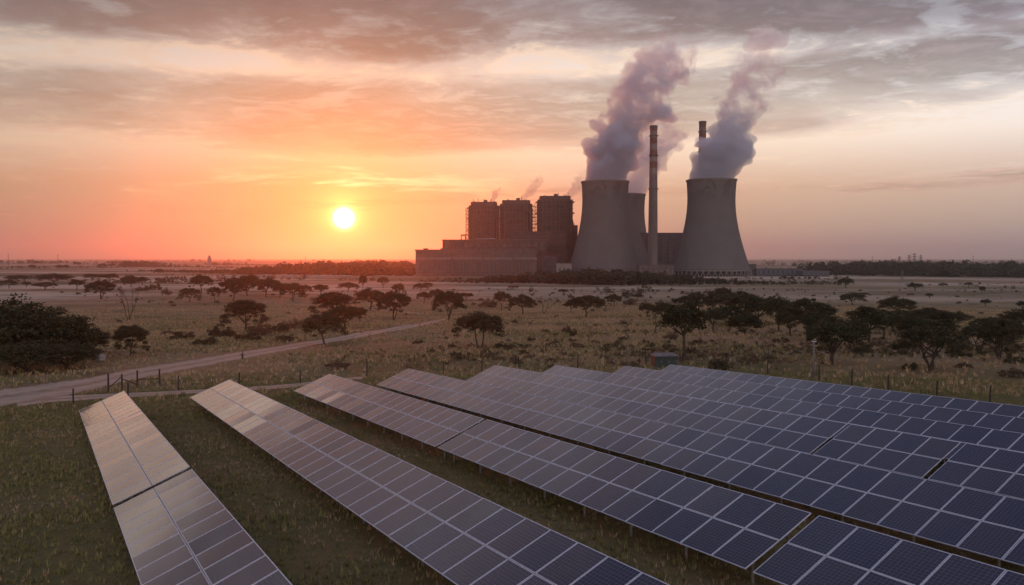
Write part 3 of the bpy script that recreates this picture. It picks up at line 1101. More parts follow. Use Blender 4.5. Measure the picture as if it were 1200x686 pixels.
def plume(label, depth, base_px, path, dens, hfade, seed, albedo=(.82, .86, .92), voxel=4.0):
    """path: (px, py, radius px) along the plume; billowed hull filled with steam."""
    rg = random.Random(seed)
    s = depth / F_PX
    b0 = pt(*base_px, depth)
    V, Fc = [], []
    ico = bmesh.new()
    bmesh.ops.create_icosphere(ico, subdivisions=2, radius=1.0)
    iv = [v.co.copy() for v in ico.verts]
    fi = [tuple(v.index for v in f.verts) for f in ico.faces]
    ico.free()

    def ball(c, r):
        b = len(V)
        for v in iv:
            V.append(tuple(c + v * r))
        for q in fi:
            Fc.append(tuple(i + b for i in q))
    pts = []
    for i in range(len(path) - 1):
        n = 6
        for k in range(n):
            t = k / n
            pts.append(tuple(path[i][j] * (1 - t) + path[i + 1][j] * t for j in range(3)))
    pts.append(path[-1])
    for i, (px, py, r) in enumerate(pts):
        c = pt(px, py, depth) - b0
        rr = r * s
        ball(c + Vector((rg.gauss(0, .12), rg.gauss(0, .12), 0)) * rr * (i > 3), rr * (.98 if i < 4 else rg.uniform(.58, .86)))
        if i > 4:
            for _ in range(7):
                dv = Vector((rg.gauss(0, 1), rg.gauss(0, 1), rg.gauss(0, .7))).normalized()
                q = rg.uniform(.28, .5)
                gw = min(1.0, (i - 4) / 16)
                ball(c + dv * rr * (1.12 - q * .5) * (.62 + .38 * gw), rr * q)
    me = new_mesh('steam', V, Fc)
    ob = bpy.data.objects.new('steam_hull', me)
    COL.objects.link(ob)
    md = ob.modifiers.new('r', 'REMESH')
    md.mode = 'VOXEL'
    md.voxel_size = voxel
    dg = bpy.context.evaluated_depsgraph_get()
    m2 = bpy.data.meshes.new_from_object(ob.evaluated_get(dg))
    bpy.data.objects.remove(ob)
    # cauliflower billows: rounded outward lumps with creases between, growing with height
    k1, k2 = 1 / (7.0 * voxel), 1 / (3.2 * voxel)
    off = Vector((seed * 3.7, seed * 1.9, 0))
    nv = [v.normal.copy() for v in m2.vertices]
    for v, nrm in zip(m2.vertices, nv):
        p_ = v.co
        wgt = min(1.0, max(0.0, (p_.z - 2 * voxel) / (9 * voxel)))
        d_ = abs(mnoise.noise(p_ * k1 + off)) * 2.0 + abs(mnoise.noise(p_ * k2 - off)) * .95 - .75
        v.co = p_ + nrm * d_ * 4.4 * voxel * wgt
    m2.update()
    ob = bpy.data.objects.new('steam_hull', m2)
    COL.objects.link(ob)
    md = ob.modifiers.new('r', 'REMESH')
    md.mode = 'VOXEL'
    md.voxel_size = voxel * .7
    dg = bpy.context.evaluated_depsgraph_get()
    m3 = bpy.data.meshes.new_from_object(ob.evaluated_get(dg))
    bpy.data.objects.remove(ob)
    m2 = keep_largest(m3)
    m2.materials.clear()
    m2.materials.append(mat('steam_volume', m_steam(dens, albedo, hfade, 16.0 * voxel)))
    m2.polygons.foreach_set('use_smooth', [True] * len(m2.polygons))
    m2.name = 'steam_plume'
    o = bpy.data.objects.new('steam_plume', m2)
    COL.objects.link(o)
    o.location = b0
    return tag(o, label, 'steam', 'steam rising from the power station')


plume('thick violet-grey steam plume leaning right from the left cooling tower', 1100, (709, 213),
      [(709, 219, 26), (710, 207, 25.5), (713, 196, 24), (718, 182, 25), (727, 163, 25), (736, 146, 18), (742, 132, 20), (749, 116, 29), (761, 102, 33), (770, 88, 27), (779, 74, 26), (790, 60, 25), (778, 48, 16)],
      .12, 290, 11)
plume('steam plume from the right cooling tower, fraying into pink wisps', 1090, (832.5, 211),
      [(832.5, 217, 27), (834, 205, 26), (839, 193, 24), (848, 180, 25), (858, 165, 24), (860, 148, 20), (862, 134, 18), (870, 115, 24), (884, 99, 28), (895, 84, 22), (894, 72, 20)],
      .10, 235, 12)
plume('loose pink cap of steam drifting highest above the right cooling tower', 1090, (895, 60),
      [(878, 54, 9), (890, 46, 14), (903, 43, 15), (914, 47, 10)], .03, 90, 13, voxel=3.0)
plume('pink ragged steam behind the banded chimney, from the farther cooling tower', 1320, (742, 228),
      [(734, 233, 21), (739, 222, 19), (747, 210, 15), (755, 196, 16), (763, 181, 19), (771, 165, 22), (781, 152, 22), (795, 146, 14)],
      .05, 260, 14)
plume('small dark wisp of smoke on the roof of the left boiler house', 1160, (577, 236),
      [(575, 239, 3), (578, 233, 3.6), (581, 228, 4), (584, 222, 3)], .09, 60, 15, (.7, .66, .66), voxel=1.2)
plume('thin smoke wisp drifting right from the middle boiler house', 1160, (612, 234),
      [(611, 237, 4), (617, 229, 5.5), (623, 222, 6.5), (630, 214, 6.5), (632, 205, 5)], .045, 80, 16, (.8, .74, .74), voxel=1.5)
plume('thin smoke wisp from the tallest boiler house beside the cooling tower', 1160, (664, 230),
      [(663, 233, 4), (670, 226, 6), (677, 219, 7), (682, 208, 6.5), (684, 195, 5)], .045, 80, 17, (.8, .76, .78), voxel=1.5)


# ------------------------------------------------------------------ trees
def leaf_quads(centres, radii, flat, n_each, size, rs, stray=.55):
    """leaf-sized quads scattered in flattened clumps -> (N*4,3), tone per face"""
    out, tone = [], []
    for (c, r, n) in zip(centres, radii, n_each):
        d = rs.normal(size=(n, 3))
        d /= np.linalg.norm(d, axis=1)[:, None]
        q = rs.random(n) ** .45 * (1 + stray * (rs.random(n) < .14) * rs.random(n))
        p = np.asarray(c)[None] + d * (q * r)[:, None] * np.array([1, 1, flat])
        u = rs.normal(size=(n, 3))
        u /= np.linalg.norm(u, axis=1)[:, None]
        v = np.cross(u, rs.normal(size=(n, 3)))
        v /= np.linalg.norm(v, axis=1)[:, None]
        sz = size * rs.uniform(.5, 1.3, n)[:, None]
        a, b_ = u * sz, v * sz * .55
        out.append(np.stack([p - a - b_, p + a - b_, p + a + b_, p - a + b_], 1).reshape(-1, 3))
        tone.append(np.clip(rs.normal(.45, .16) + rs.normal(0, .14, n), 0, 1))
    return np.concatenate(out), np.concatenate(tone)


def bent(p0, p1, rs, k=.08, n=5):
    p0, p1 = np.asarray(p0, float), np.asarray(p1, float)
    L = np.linalg.norm(p1 - p0)
    mid = rs.normal(size=3) * L * k
    return [tuple(p0 + (p1 - p0) * t + mid * 4 * t * (1 - t)) for t in np.linspace(0, 1, n)]


def proto_acacia(seed, H=7.0, W=8.0, stems=1, density=1.0, fork=.35, dome=.24, m=None, lean=0.0, base=.60, thick=.10):
    rs = np.random.RandomState(seed)
    g = Geo()
    Rr = W / 2
    ends = []
    nl = rs.randint(5, 8)
    if stems == 1:
        top = (lean * H, 0.03 * H, fork * H)
        g.tube(bent((0, 0, -.3), top, rs, .05), [.030 * H, .026 * H, .024 * H, .022 * H, .020 * H], 7)
        starts = [top] * nl
    else:
        starts = [(rs.normal() * .12, rs.normal() * .12, -.25) for _ in range(stems)]
        nl = max(nl, stems * 2)
        tops = []
        for s_ in starts:
            a = rs.uniform(0, 6.28)
            tp = (s_[0] + math.cos(a) * .10 * W, s_[1] + math.sin(a) * .10 * W, fork * H * rs.uniform(.9, 1.3))
            g.tube(bent(s_, tp, rs, .05), [.020 * H, .018 * H, .017 * H, .015 * H, .014 * H], 6)
            tops.append(tp)
        starts = [tops[i % stems] for i in range(nl)]
    for i, s_ in enumerate(starts):
        a = 2 * math.pi * i / nl + rs.uniform(-.35, .35)
        r = Rr * rs.uniform(.35, .62)
        e = (s_[0] * .5 + math.cos(a) * r, s_[1] * .5 + math.sin(a) * r, H * rs.uniform(.62, .74))
        g.tube(bent(s_, e, rs, .09), [.016 * H, .013 * H, .011 * H, .009 * H, .007 * H], 5)
        for _ in range(4):
            a2 = a + rs.uniform(-.8, .8)
            r2 = min(Rr * .95, r + Rr * rs.uniform(.05, .45))
            rr = r2 / Rr
            e2 = (math.cos(a2) * r2, math.sin(a2) * r2, H * (.74 + dome * (1 - rr * rr) - .06))
            g.tube(bent(e, e2, rs, .08, 4), [.007 * H, .005 * H, .004 * H, .003 * H], 4)
            ends.append(e2)
    cs, rd, ne = [], [], []
    for e in ends:
        cs.append(e)
        rd.append(W * rs.uniform(.07, .12))
        ne.append(int(60 * density))
    npad = int(105 * density)
    asym = rs.uniform(0, 6.28)
    for _ in range(npad):
        a = rs.uniform(0, 6.28)
        r = Rr * math.sqrt(rs.uniform(0, .92)) * (1 + .13 * math.sin(a * 2 + asym) + .07 * math.sin(a * 5 + asym * 2))
        rr = r / Rr
        z = H * (base + (.97 - base) * (1 - rr * rr) ** .8 + .03 * math.sin(a * 3 + r * 2.2) - min(.30, rs.exponential(thick)))
        cs.append((math.cos(a) * r, math.sin(a) * r, z))
        rd.append(W * rs.uniform(.055, .12))
        ne.append(int(rs.uniform(50, 80)))
    pts, tone = leaf_quads(cs, rd, .6, [int(q * 1.5) for q in ne], .0125 * W, rs)
    return g.mesh('trunk', M_BARK), big_mesh('crown', pts, 4, [m or M_ACACIA], tone)


def proto_round(seed, H=7.0, W=7.0, low=.22, density=1.0, m=None, flatk=.8, leaf=.017):
    rs = np.random.RandomState(seed)
    g = Geo()
    g.tube(bent((0, 0, -.3), (.1, .05, low * H + .6), rs, .05), [.034 * H, .03 * H, .028 * H, .025 * H, .022 * H], 7)
    cs, rd, ne = [], [], []
    zc, hz = H * (low + 1) / 2, H * (1 - low) / 2
    for i in range(9):
        a = rs.uniform(0, 6.28)
        e = (math.cos(a) * W * .3, math.sin(a) * W * .3, H * rs.uniform(.45, .8))
        g.tube(bent((.1, .05, low * H + .3), e, rs, .08), [.016 * H, .012 * H, .010 * H, .007 * H, .004 * H], 5)
    for _ in range(int(95 * density)):
        d = rs.normal(size=3)
        d /= np.linalg.norm(d)
        if d[2] < -.55:
            d[2] *= -.6
        q = rs.uniform(.45, .93)
        lump = 1 + .14 * math.sin(d[0] * 5 + seed) * math.cos(d[1] * 4 - d[2] * 3 + seed)
        cs.append((d[0] * q * W / 2 * lump, d[1] * q * W / 2 * lump, zc + d[2] * q * hz * lump))
        rd.append(W * rs.uniform(.06, .12))
        ne.append(int(rs.uniform(45, 65)))
    pts, tone = leaf_quads(cs, rd, flatk, ne, leaf * W, rs, .55 if leaf > .012 else .1)
    return g.mesh('trunk', M_BARK), big_mesh('crown', pts, 4, [m or M_BUSHY], tone)


def proto_bare(seed, H=7.0, W=5.0, leafy=.25, narrow=False):
    rs = np.random.RandomState(seed)
    g = Geo()
    tips = []

    def grow(p, d, L, r, lev):
        e = np.asarray(p) + d * L
        g.tube(bent(p, e, rs, .06, 4), [r, r * .85, r * .7, r * .58], 5 if lev < 2 else 3)
        if lev >= 4:
            tips.append(tuple(e))
            return
        for _ in range(rs.randint(2, 4)):
            nd = d + rs.normal(size=3) * (.28 if narrow else .48)
            nd[2] = abs(nd[2]) * .8 + .12
            nd /= np.linalg.norm(nd)
            grow(tuple(e), nd, L * rs.uniform(.55, .78), r * .55, lev + 1)
    for k in range(2 if not narrow else 3):
        d = np.array([rs.normal() * .25, rs.normal() * .25, 1.0])
        d /= np.linalg.norm(d)
        grow((rs.normal() * .1, rs.normal() * .1, -.2), d, H * .30, .016 * H, 0)
    n = len(tips)
    zs = max(t[2] for t in tips)
    k = H / zs
    g.v = [(x, y, z * k) for x, y, z in g.v]
    tips = [(x, y, z * k) for x, y, z in tips]
    sel = [t for t in tips if rs.random_sample() < .6]
    pts, tone = leaf_quads(sel, [W * .07] * len(sel), .8, [max(2, int(24 * leafy))] * len(sel), .016 * W, rs)
    return g.mesh('trunk', M_BARK), big_mesh('crown', pts, 4, [M_DRYLEAF], tone)


def proto_bush(seed, H=1.6, W=3.0, m=None, n=34):
    rs = np.random.RandomState(seed)
    g = Geo()
    for _ in range(6):
        a = rs.uniform(0, 6.28)
        g.tube(bent((0, 0, -.15), (math.cos(a) * W * .3, math.sin(a) * W * .3, H * .6), rs, .08), [.03, .025, .02, .016, .01], 4)
    cs, rd, ne = [], [], []
    for _ in range(n):
        a = rs.uniform(0, 6.28)
        r = W / 2 * math.sqrt(rs.uniform(0, .85))
        z = H * rs.uniform(.12, .88) * (1 - (2 * r / W) ** 2 * .6)
        cs.append((math.cos(a) * r, math.sin(a) * r, z))
        rd.append(W * rs.uniform(.08, .14))
        ne.append(int(rs.uniform(40, 60)))
    pts, tone = leaf_quads(cs, rd, .75, ne, .022 * W, rs)
    return g.mesh('stem', M_BARK), big_mesh('foliage', pts, 4, [m or M_ACACIA], tone)


PROTO = {
    'A': [(proto_acacia(3), 7, 8), (proto_acacia(8, density=.85, fork=.28, base=.55, thick=.13), 7, 8), (proto_acacia(12, lean=.06, fork=.36, base=.5), 7, 8),
          (proto_acacia(14, fork=.25, base=.45, thick=.14), 7, 8)],
    'M': [(proto_acacia(21, stems=3, density=.95, base=.52, thick=.12), 7, 8), (proto_acacia(26, stems=4, density=1.0, fork=.3, base=.56), 7, 8)],
    'V': [(proto_acacia(31, stems=2, density=1.1, fork=.42, base=.56, thick=.11), 7, 8)],
    'B': [(proto_round(5), 7, 7), (proto_round(9, low=.3, density=1.1), 7, 7)],
    'T': [(proto_round(15, H=7, W=9, low=.05, density=3.4, flatk=.45, leaf=.011), 7, 9), (proto_round(17, H=7, W=9, low=.04, density=3.4, flatk=.4, leaf=.011), 7, 9)],
    'C': [(proto_bare(4), 7, 5), (proto_bare(6, leafy=.45), 7, 5)],
    'N': [(proto_bare(7, W=4, leafy=.35, narrow=True), 7, 3.2)],
    'S': [(proto_bush(2), 1.6, 3.0), (proto_bush(5), 1.6, 3.0)],
    'D': [(proto_bush(8, m=M_DRYLEAF), 1.6, 3.0)],
}
NAMES = {'A': ('acacia_tree', 'tree'), 'M': ('acacia_tree', 'tree'), 'V': ('acacia_tree', 'tree'), 'B': ('leafy_tree', 'tree'), 'T': ('thicket_tree', 'tree'),
         'C': ('bare_tree', 'tree'), 'N': ('bare_tree', 'tree'), 'S': ('shrub', 'shrub'), 'D': ('dry_shrub', 'shrub')}
GROUPS = {'tree': 'trees scattered over the savanna', 'shrub': 'shrubs scattered over the savanna'}
tcount = [0]


def tree(kind, px, ybase, ytop, wpx, label, var=None):
    tcount[0] += 1
    k = tcount[0]
    protos = PROTO[kind]
    (tr, crn), H0, W0 = protos[(k if var is None else var) % len(protos)]
    p = ground_at(px, ybase)
    depth = p.y * math.cos(PITCH) + (CAM_Z - p.z) * math.sin(PITCH)
    s = depth / F_PX
    grow = 1.14 if (px > 730 and kind in 'ABM') else 1.0
    H, W = max(.3, (ybase - ytop) * s) * (1 + (grow - 1) * .4), wpx * s * grow
    nm, cat = NAMES[kind]
    t = thing(nm, label, cat, (p.x, p.y, gz_at(p.x, p.y)), (k * 2.399) % 6.283, GROUPS[cat])
    t.scale = (W / W0, W / W0, H / H0)
    child(tr.name.split('.')[0], tr, t)
    child(crn.name.split('.')[0], crn, t)
    return t


TREES = [
    # big thicket at the left edge
    ('T', -28, 436, 346, 130, 'darkest mass of thicket leaves cut by the left edge of the photo'),
    ('T', 16, 432, 349, 132, 'tallest dark thicket tree near the left edge'),
    ('T', 62, 426, 365, 108, 'middle thicket tree, sloping down right from the tallest one'),
    ('T', 98, 416, 383, 62, 'low right-hand end of the dark thicket'),
    ('T', 30, 438, 398, 90, 'low dark bush in front of the tallest thicket tree, above the road'),
    ('T', 78, 432, 400, 84, 'low spreading bush at the front right foot of the thicket'),
    # left plain
    ('A', 153, 418, 380, 40, 'lone flat-topped acacia just right of the dark thicket, above the road'),
    ('N', 151, 376, 335, 17, 'thin almost leafless tall tree above the lone flat-topped acacia'),
    ('M', 118, 351, 329, 33, 'many-stemmed acacia on the left plain behind the thicket'),
    ('A', 10, 338, 328, 20, 'small round acacia behind the thicket near the left edge'),
    ('B', 31, 337, 330, 13, 'little bush tree right of the acacia behind the thicket'),
    ('A', 53, 340, 331, 27, 'wide low acacia over the top slope of the thicket'),
    ('B', 90, 340, 327, 19, 'bush tree touching the left side of the many-stemmed acacia'),
    ('T', 63, 331, 320.5, 48, 'long dark clump of trees in line behind the wide low acacia'),
    ('T', 22, 330, 322, 32, 'leftmost dark clump in the line of trees on the left plain'),
    ('B', 108, 329, 321, 26, 'clump of trees between the long dark clump and the many-stemmed acacia'),
    ('B', 129, 330, 320.5, 24, 'round clump of trees right behind the many-stemmed acacia'),
    ('A', 153, 337, 323, 23, 'acacia with solid dark crown straight above the thin leafless tree'),
    ('B', 167, 334, 324, 15, 'small tree at the right side of the solid dark acacia'),
    ('S', 167, 341, 333.5, 17, 'low shrub below the small tree on the left plain'),
    ('S', 182, 340, 331, 14, 'dark shrub left of the pair of acacias on the left plain'),
    ('D', 195, 346, 337, 13, 'brown shrub just left of the low spreading acacia'),
    ('A', 222, 354, 337, 25, 'low spreading acacia with a short forked trunk on the left plain'),
    ('A', 236, 344, 322, 25, 'tall acacia at the left end of the long acacia line below the sun'),
    ('A', 251, 352, 336, 16, 'small acacia between the tall acacia and the long line'),
    ('A', 273, 353, 326, 32, 'acacia with a clear trunk at the front of the long line'),
    ('A', 290, 347, 322, 34, 'highest acacia in the middle of the long line'),
    ('A', 312, 348, 326, 36, 'broad acacia right of the highest one in the long line'),
    ('B', 328, 349, 331, 24, 'dense tree filling the gap in the long line'),
    ('M', 343, 353, 331, 29, 'many-stemmed acacia at the right end of the long line'),
    ('A', 287, 388, 350, 50, 'open flat acacia standing alone below the long line'),
    ('C', 194, 395, 381, 15, 'tiny bare tree left of the round shrub on the left plain'),
    ('S', 214, 398, 386, 28, 'round dark shrub on the left plain above the road'),
    ('S', 262, 395, 377, 32, 'dark shrub at the left foot of the open flat acacia'),
    ('D', 303, 393, 377, 32, 'brown thorny shrub at the right foot of the open flat acacia'),
    ('S', 326, 389, 375, 28, 'shrub between the open flat acacia and the roadside acacia'),
    ('D', 346, 386, 373, 24, 'brown shrub at the left of the roadside acacia'),
    # around the road below the sun
    ('A', 380, 405, 366, 50, 'dark roadside acacia with a clear single trunk right beside the dirt road'),
    ('A', 391, 376, 341, 50, 'wide acacia below the sun behind the roadside one'),
    ('B', 404, 386, 357, 46, 'dense rounded tree hugging the roadside acacia from behind'),
    ('B', 422, 378, 360, 20, 'small bush tree right of the dense rounded tree'),
    ('A', 434, 365, 338, 36, 'flat acacia lit orange between the two big ones by the road'),
    ('M', 461, 376, 341, 42, 'big many-stemmed acacia just above the bend of the dirt road'),
    ('A', 408, 343, 331, 24, 'far acacia low under the sun in the orange haze'),
    ('B', 376, 346, 333, 22, 'far dense tree under the left side of the sun'),
    ('A', 357, 346, 334, 17, 'small far acacia at the end of the long line'),
    ('B', 425, 342, 321, 11, 'slim tall tree in the orange haze right of the sun'),
    ('B', 449, 338, 324, 15, 'slim hazy tree left of the turbine hall'),
    ('A', 467, 349, 332, 17, 'small acacia above the big many-stemmed one'),
    ('A', 493, 342, 332, 17, 'small acacia in front of the left end of the turbine hall'),
    ('A', 501, 338, 331, 13, 'smaller acacia behind the one at the left end of the turbine hall'),
    ('A', 497, 356, 342, 18, 'small round acacia on the plain above the road bend'),
    ('M', 526, 376, 341, 37, 'many-stemmed acacia at the right end of the dirt road bend'),
    ('A', 512, 354, 339, 19, 'acacia peeking out behind the one at the road bend'),
    ('B', 546, 352, 343, 20, 'low tree right behind the acacia at the road bend'),
    ('S', 490, 403, 396, 16, 'shrub in the grass below the road bend'),
    ('D', 506, 413, 409, 12, 'small brown shrub nearest below the shrub under the road bend'),
    ('S', 540, 421, 413, 16, 'dark shrub near the corner of the fourth solar row'),
    ('D', 395, 432, 421, 30, 'wide brown shrub above the far corner of the third solar row'),
    # centre
    ('V', 562, 408, 365, 58, 'big acacia with a V-forked trunk standing alone in the centre'),
    ('A', 588, 364, 341, 23, 'acacia joined to the left of the dark centre pair'),
    ('A', 612, 369, 346, 32, 'broad dark acacia of the centre pair in front of the boiler houses'),
    ('C', 638, 368, 347, 26, 'pale thin-leaved tree right of the centre pair'),
    ('A', 687, 372, 346, 42, 'broad flat acacia below the left cooling tower'),
    ('B', 669, 367, 351, 16, 'small tree at the left side of the broad flat acacia'),
    ('B', 533, 355, 342, 22, 'round tree behind the road bend acacia, below the turbine hall'),
    ('D', 572, 361, 349, 22, 'pale brown bush left of the centre pair'),
    ('A', 660, 345, 339, 13, 'tiny acacia on the pale strip below the small pale block'),
    ('D', 669, 350, 344, 9, 'small brown bush under the tiny acacia on the pale strip'),
    ('S', 603, 379, 373, 8, 'little round shrub below the centre pair'),
    ('S', 664, 391, 380, 12, 'upright dark shrub in the grass below the broad flat acacia'),
    ('S', 672, 394, 383, 9, 'shrub touching the right of the upright dark shrub'),
    ('S', 651, 394, 389, 6, 'tiny dark shrub left of the upright dark shrub'),
    ('C', 690, 402, 381, 13, 'slender leafy sapling right of the two dark shrubs'),
    ('S', 614, 415, 409, 11, 'low shrub near the big V-forked acacia, on its right'),
    ('S', 592, 409, 399, 26, 'flat shrub right at the foot of the V-forked acacia'),
    ('S', 535, 418, 411, 14, 'low shrub at the left of the V-forked acacia'),
    # right of centre
    ('A', 719, 359, 345, 20, 'small umbrella acacia below the middle of the left cooling tower'),
    ('A', 703, 362, 350, 15, 'small acacia between the broad flat acacia and the small umbrella acacia'),
    ('A', 747, 351, 345, 12, 'tiny acacia at the right foot of the left cooling tower'),
    ('D', 738, 358, 349, 16, 'reddish bush below the tiny acacia at the left cooling tower'),
    ('C', 733, 391, 369, 20, 'reddish bare bush tree alone on the dry grass'),
    ('C', 767, 390, 364, 30, 'sparse open tree right of the reddish bare one'),
    ('B', 778, 380, 354, 34, 'loose-crowned tree behind the sparse open tree'),
    ('B', 802, 415, 355, 54, 'large dense tree with a dark rounded crown behind the green kiosk'),
    ('A', 817, 368, 344, 34, 'flat acacia straight above the large dense tree'),
    ('A', 845, 368, 338, 27, 'umbrella acacia with the highest crown in the clump under the right cooling tower'),
    ('A', 863, 374, 343, 52, 'broad acacia in the middle of the clump under the right cooling tower'),
    ('B', 888, 384, 348, 42, 'dense tree at the right side of the clump under the right cooling tower'),
    ('B', 858, 382, 358, 46, 'low dense tree filling the front of the clump under the right cooling tower'),
    ('S', 845, 433, 418, 30, 'spiky green shrub behind the rear solar row, right of the kiosk'),
    ('S', 757, 403, 396, 10, 'small shrub in the grass left of the large dense tree'),
    ('C', 898, 421, 383, 28, 'leafless grey thorn tree in front of the clump'),
    ('B', 912, 390, 347, 30, 'narrow dark tree behind the leafless thorn tree'),
    ('M', 946, 399, 352, 54, 'wide acacia behind the utility pole'),
    ('B', 975, 427, 376, 62, 'darkest solid round tree just right of the utility pole'),
    ('B', 1018, 403, 360, 48, 'dense tree behind the right side of the solid round tree'),
    ('A', 999, 358, 344, 25, 'small isolated dome acacia on the pale plain right of the cooling towers'),
    ('A', 1012, 347, 343, 13, 'flat little acacia just behind the small dome acacia'),
    ('B', 991, 338, 326, 18, 'dark tree at the right end of the low sheds'),
    ('M', 1090, 435, 383, 68, 'large multi-stemmed acacia nearest on the right plain'),
    ('A', 1051, 374, 349, 36, 'dome acacia with the highest crown behind the large multi-stemmed one'),
    ('A', 1056, 388, 364, 44, 'flat acacia in front of the dome acacia'),
    ('A', 1088, 387, 362, 42, 'wide acacia straight above the large multi-stemmed one'),
    ('A', 1116, 387, 366, 38, 'right end of the flat row behind the large multi-stemmed acacia'),
    ('M', 1147, 414, 382, 42, 'left of two acacias side by side near the right edge'),
    ('M', 1172, 423, 376, 42, 'right of two acacias side by side near the right edge'),
    ('A', 1164, 396, 373, 42, 'acacia behind the two side by side near the right edge'),
    ('A', 1198, 394, 363, 44, 'flat acacia cut by the right edge of the photo'),
    ('B', 1198, 364, 353, 14, 'small far bush tree at the right edge of the photo'),
    ('S', 1190, 426, 415, 24, 'dark shrub under the right edge acacia'),
    ('D', 1188, 442, 430, 34, 'grassy brown shrub in the lower right of the plain'),
    ('D', 1130, 431, 424, 18, 'brown shrub right of the large multi-stemmed acacia'),
    ('S', 1066, 433, 422, 18, 'shrub at the left foot of the large multi-stemmed acacia'),
    ('B', 1072, 341, 332, 18, 'round far tree below the power line masts'),
    ('A', 1105, 337, 332, 9, 'tiny far tree right of the round far tree below the masts'),
    ('A', 1135, 337, 331, 9, 'tiny far acacia on the reddish strip near the right edge'),
    ('B', 1089, 350, 344, 9, 'lone bush tree on the bare plain right of the dome acacia'),
    ('B', 1155, 359, 351, 12, 'lone round bush tree on the right plain'),
    ('S', 1139, 373, 369, 8, 'small shrub on the right plain above the two side by side acacias'),
    ('B', 1151, 344, 336, 7, 'slim far tree above the lone round bush tree'),
    ('B', 836, 388, 362, 30, 'low dark tree left of the front of the clump under the right cooling tower'),
    ('T', 872, 392, 366, 44, 'dark bushy tree nearest in the clump under the right cooling tower'),
    ('B', 926, 394, 362, 34, 'round bushy tree left of the wide acacia behind the utility pole'),
    ('B', 962, 402, 368, 36, 'rounded tree filling the space behind the darkest round tree'),
    ('T', 1000, 408, 372, 40, 'low bushy tree touching the right side of the darkest round tree'),
    ('B', 1036, 398, 366, 36, 'dark tree joining the dense tree and the dome acacia'),
    ('T', 1072, 396, 370, 46, 'long low thicket tree behind the large multi-stemmed acacia'),
    ('B', 1104, 398, 374, 34, 'bushy tree above the right side of the large multi-stemmed acacia'),
    ('B', 1182, 408, 376, 38, 'bushy tree between the side by side acacias and the right edge'),
    ('S', 1010, 414, 404, 22, 'shrub in the grass right of the darkest round tree'),
    ('S', 915, 402, 393, 20, 'dark shrub at the foot of the narrow dark tree'),
    ('S', 1125, 405, 395, 22, 'dark shrub between the large multi-stemmed acacia and the two side by side'),
    ('D', 820, 404, 396, 18, 'brown shrub right of the large dense tree trunk'),
    ('D', 786, 398, 389, 18, 'brown shrub below the loose-crowned tree'),
    ('B', 758, 372, 355, 20, 'small dark tree above the sparse open tree'),
    ('B', 796, 362, 349, 18, 'small tree behind the crown of the large dense tree'),
    ('S', 240, 404, 393, 30, 'low dark shrub left below the open flat acacia'),
    ('S', 290, 399, 388, 30, 'low dark shrub right below the open flat acacia'),
    ('D', 126, 398, 388, 22, 'brown shrub between the thicket and the lone flat-topped acacia'),
    ('S', 336, 400, 391, 26, 'low shrub on the far verge left of the roadside acacia'),
    # tiny ones, far left
    ('A', 43, 311, 306, 8, 'tiny hazy acacia highest on the far left plain'),
    ('A', 38, 315, 310, 8, 'tiny hazy acacia below the highest one on the far left plain'),
    ('A', 91, 312, 307, 9, 'tiny acacia alone near the horizon on the left'),
    ('B', 69, 315, 310.5, 9, 'left of a tiny touching pair of trees on the far left plain'),
    ('B', 77, 315, 310.5, 9, 'right of a tiny touching pair of trees on the far left plain'),
    ('A', 120, 315, 309, 12, 'tiny wide acacia left of the hazy woodland'),
    ('A', 131, 314, 309, 9, 'tiny acacia beside the wide one left of the hazy woodland'),
    ('A', 186, 322, 315, 11, 'small hazy tree just under the left end of the hazy woodland'),
    ('A', 602, 339, 335, 14, 'tiny flat acacia on the pale strip below the boiler houses'),
]
for T in TREES:
    tree(*T)

# small tufty dark shrubs dotted in the dry grass, alike
rg = random.Random(99)
n_done = 0
while n_done < 240:
    px = rg.uniform(-20, 1220)
    py = 340 + 92 * rg.random() ** 1.3
    if px < 130 and py > 350 or (px < 520 and 372 < py and py > 470 - px * .19 - 14):
        continue
    if py > 415 and px > 850:
        continue
    sz = rg.uniform(3.5, 11) * (.35 + (py - 330) / 90)
    tree('D' if rg.random() < .5 else 'S', px, py, py - sz * .55, sz, 'small scrubby bush dotted in the dry savanna grass')
    n_done += 1
for o in list(COL.objects):
    if o.get('label') == 'small scrubby bush dotted in the dry savanna grass':
        o['group'] = 'small scrubby bushes in the grass'


# ------------------------------------------------------------------ far woodland belts: masses nobody could count
def woodland(name, label, spots, n, seed, hmean, spread, leaf=1.0, m=None, cat='woodland'):
    rs = np.random.RandomState(seed)
    allp, allt = [], []
    for _ in range(n):
        i = rs.randint(len(spots))
        (xa, ya), (xb, yb) = spots[i]
        t = rs.random_sample()
        p = ground_at(xa + (xb - xa) * t, ya + (yb - ya) * t)
        x, y = p.x + rs.normal() * spread * .4, p.y * (1 + rs.uniform(-.03, .03)) + rs.normal() * spread
        z = tz(x, y)
        h = hmean * (.4 + 1.1 * rs.random_sample() ** 1.6) * (.75 + .5 * math.sin(p.x * .011 + 2 * math.sin(p.x * .0043)))
        wd = h * rs.uniform(.8, 1.5)
        k = rs.randint(5, 9)
        cs = [(x + rs.normal() * wd * .28, y + rs.normal() * wd * .28, z + h * rs.uniform(.15, .85)) for _ in range(k)]
        a, b_ = leaf_quads(cs, [wd * .28] * k, .7, [int(26 * leaf)] * k, h * .085, rs)
        allp.append(a)
        allt.append(b_)
    me = big_mesh(name, np.concatenate(allp), 4, [m or M_WOOD], np.concatenate(allt))
    o = bpy.data.objects.new(name, me)
    COL.objects.link(o)
    return tag(o, label, cat, kind='stuff')


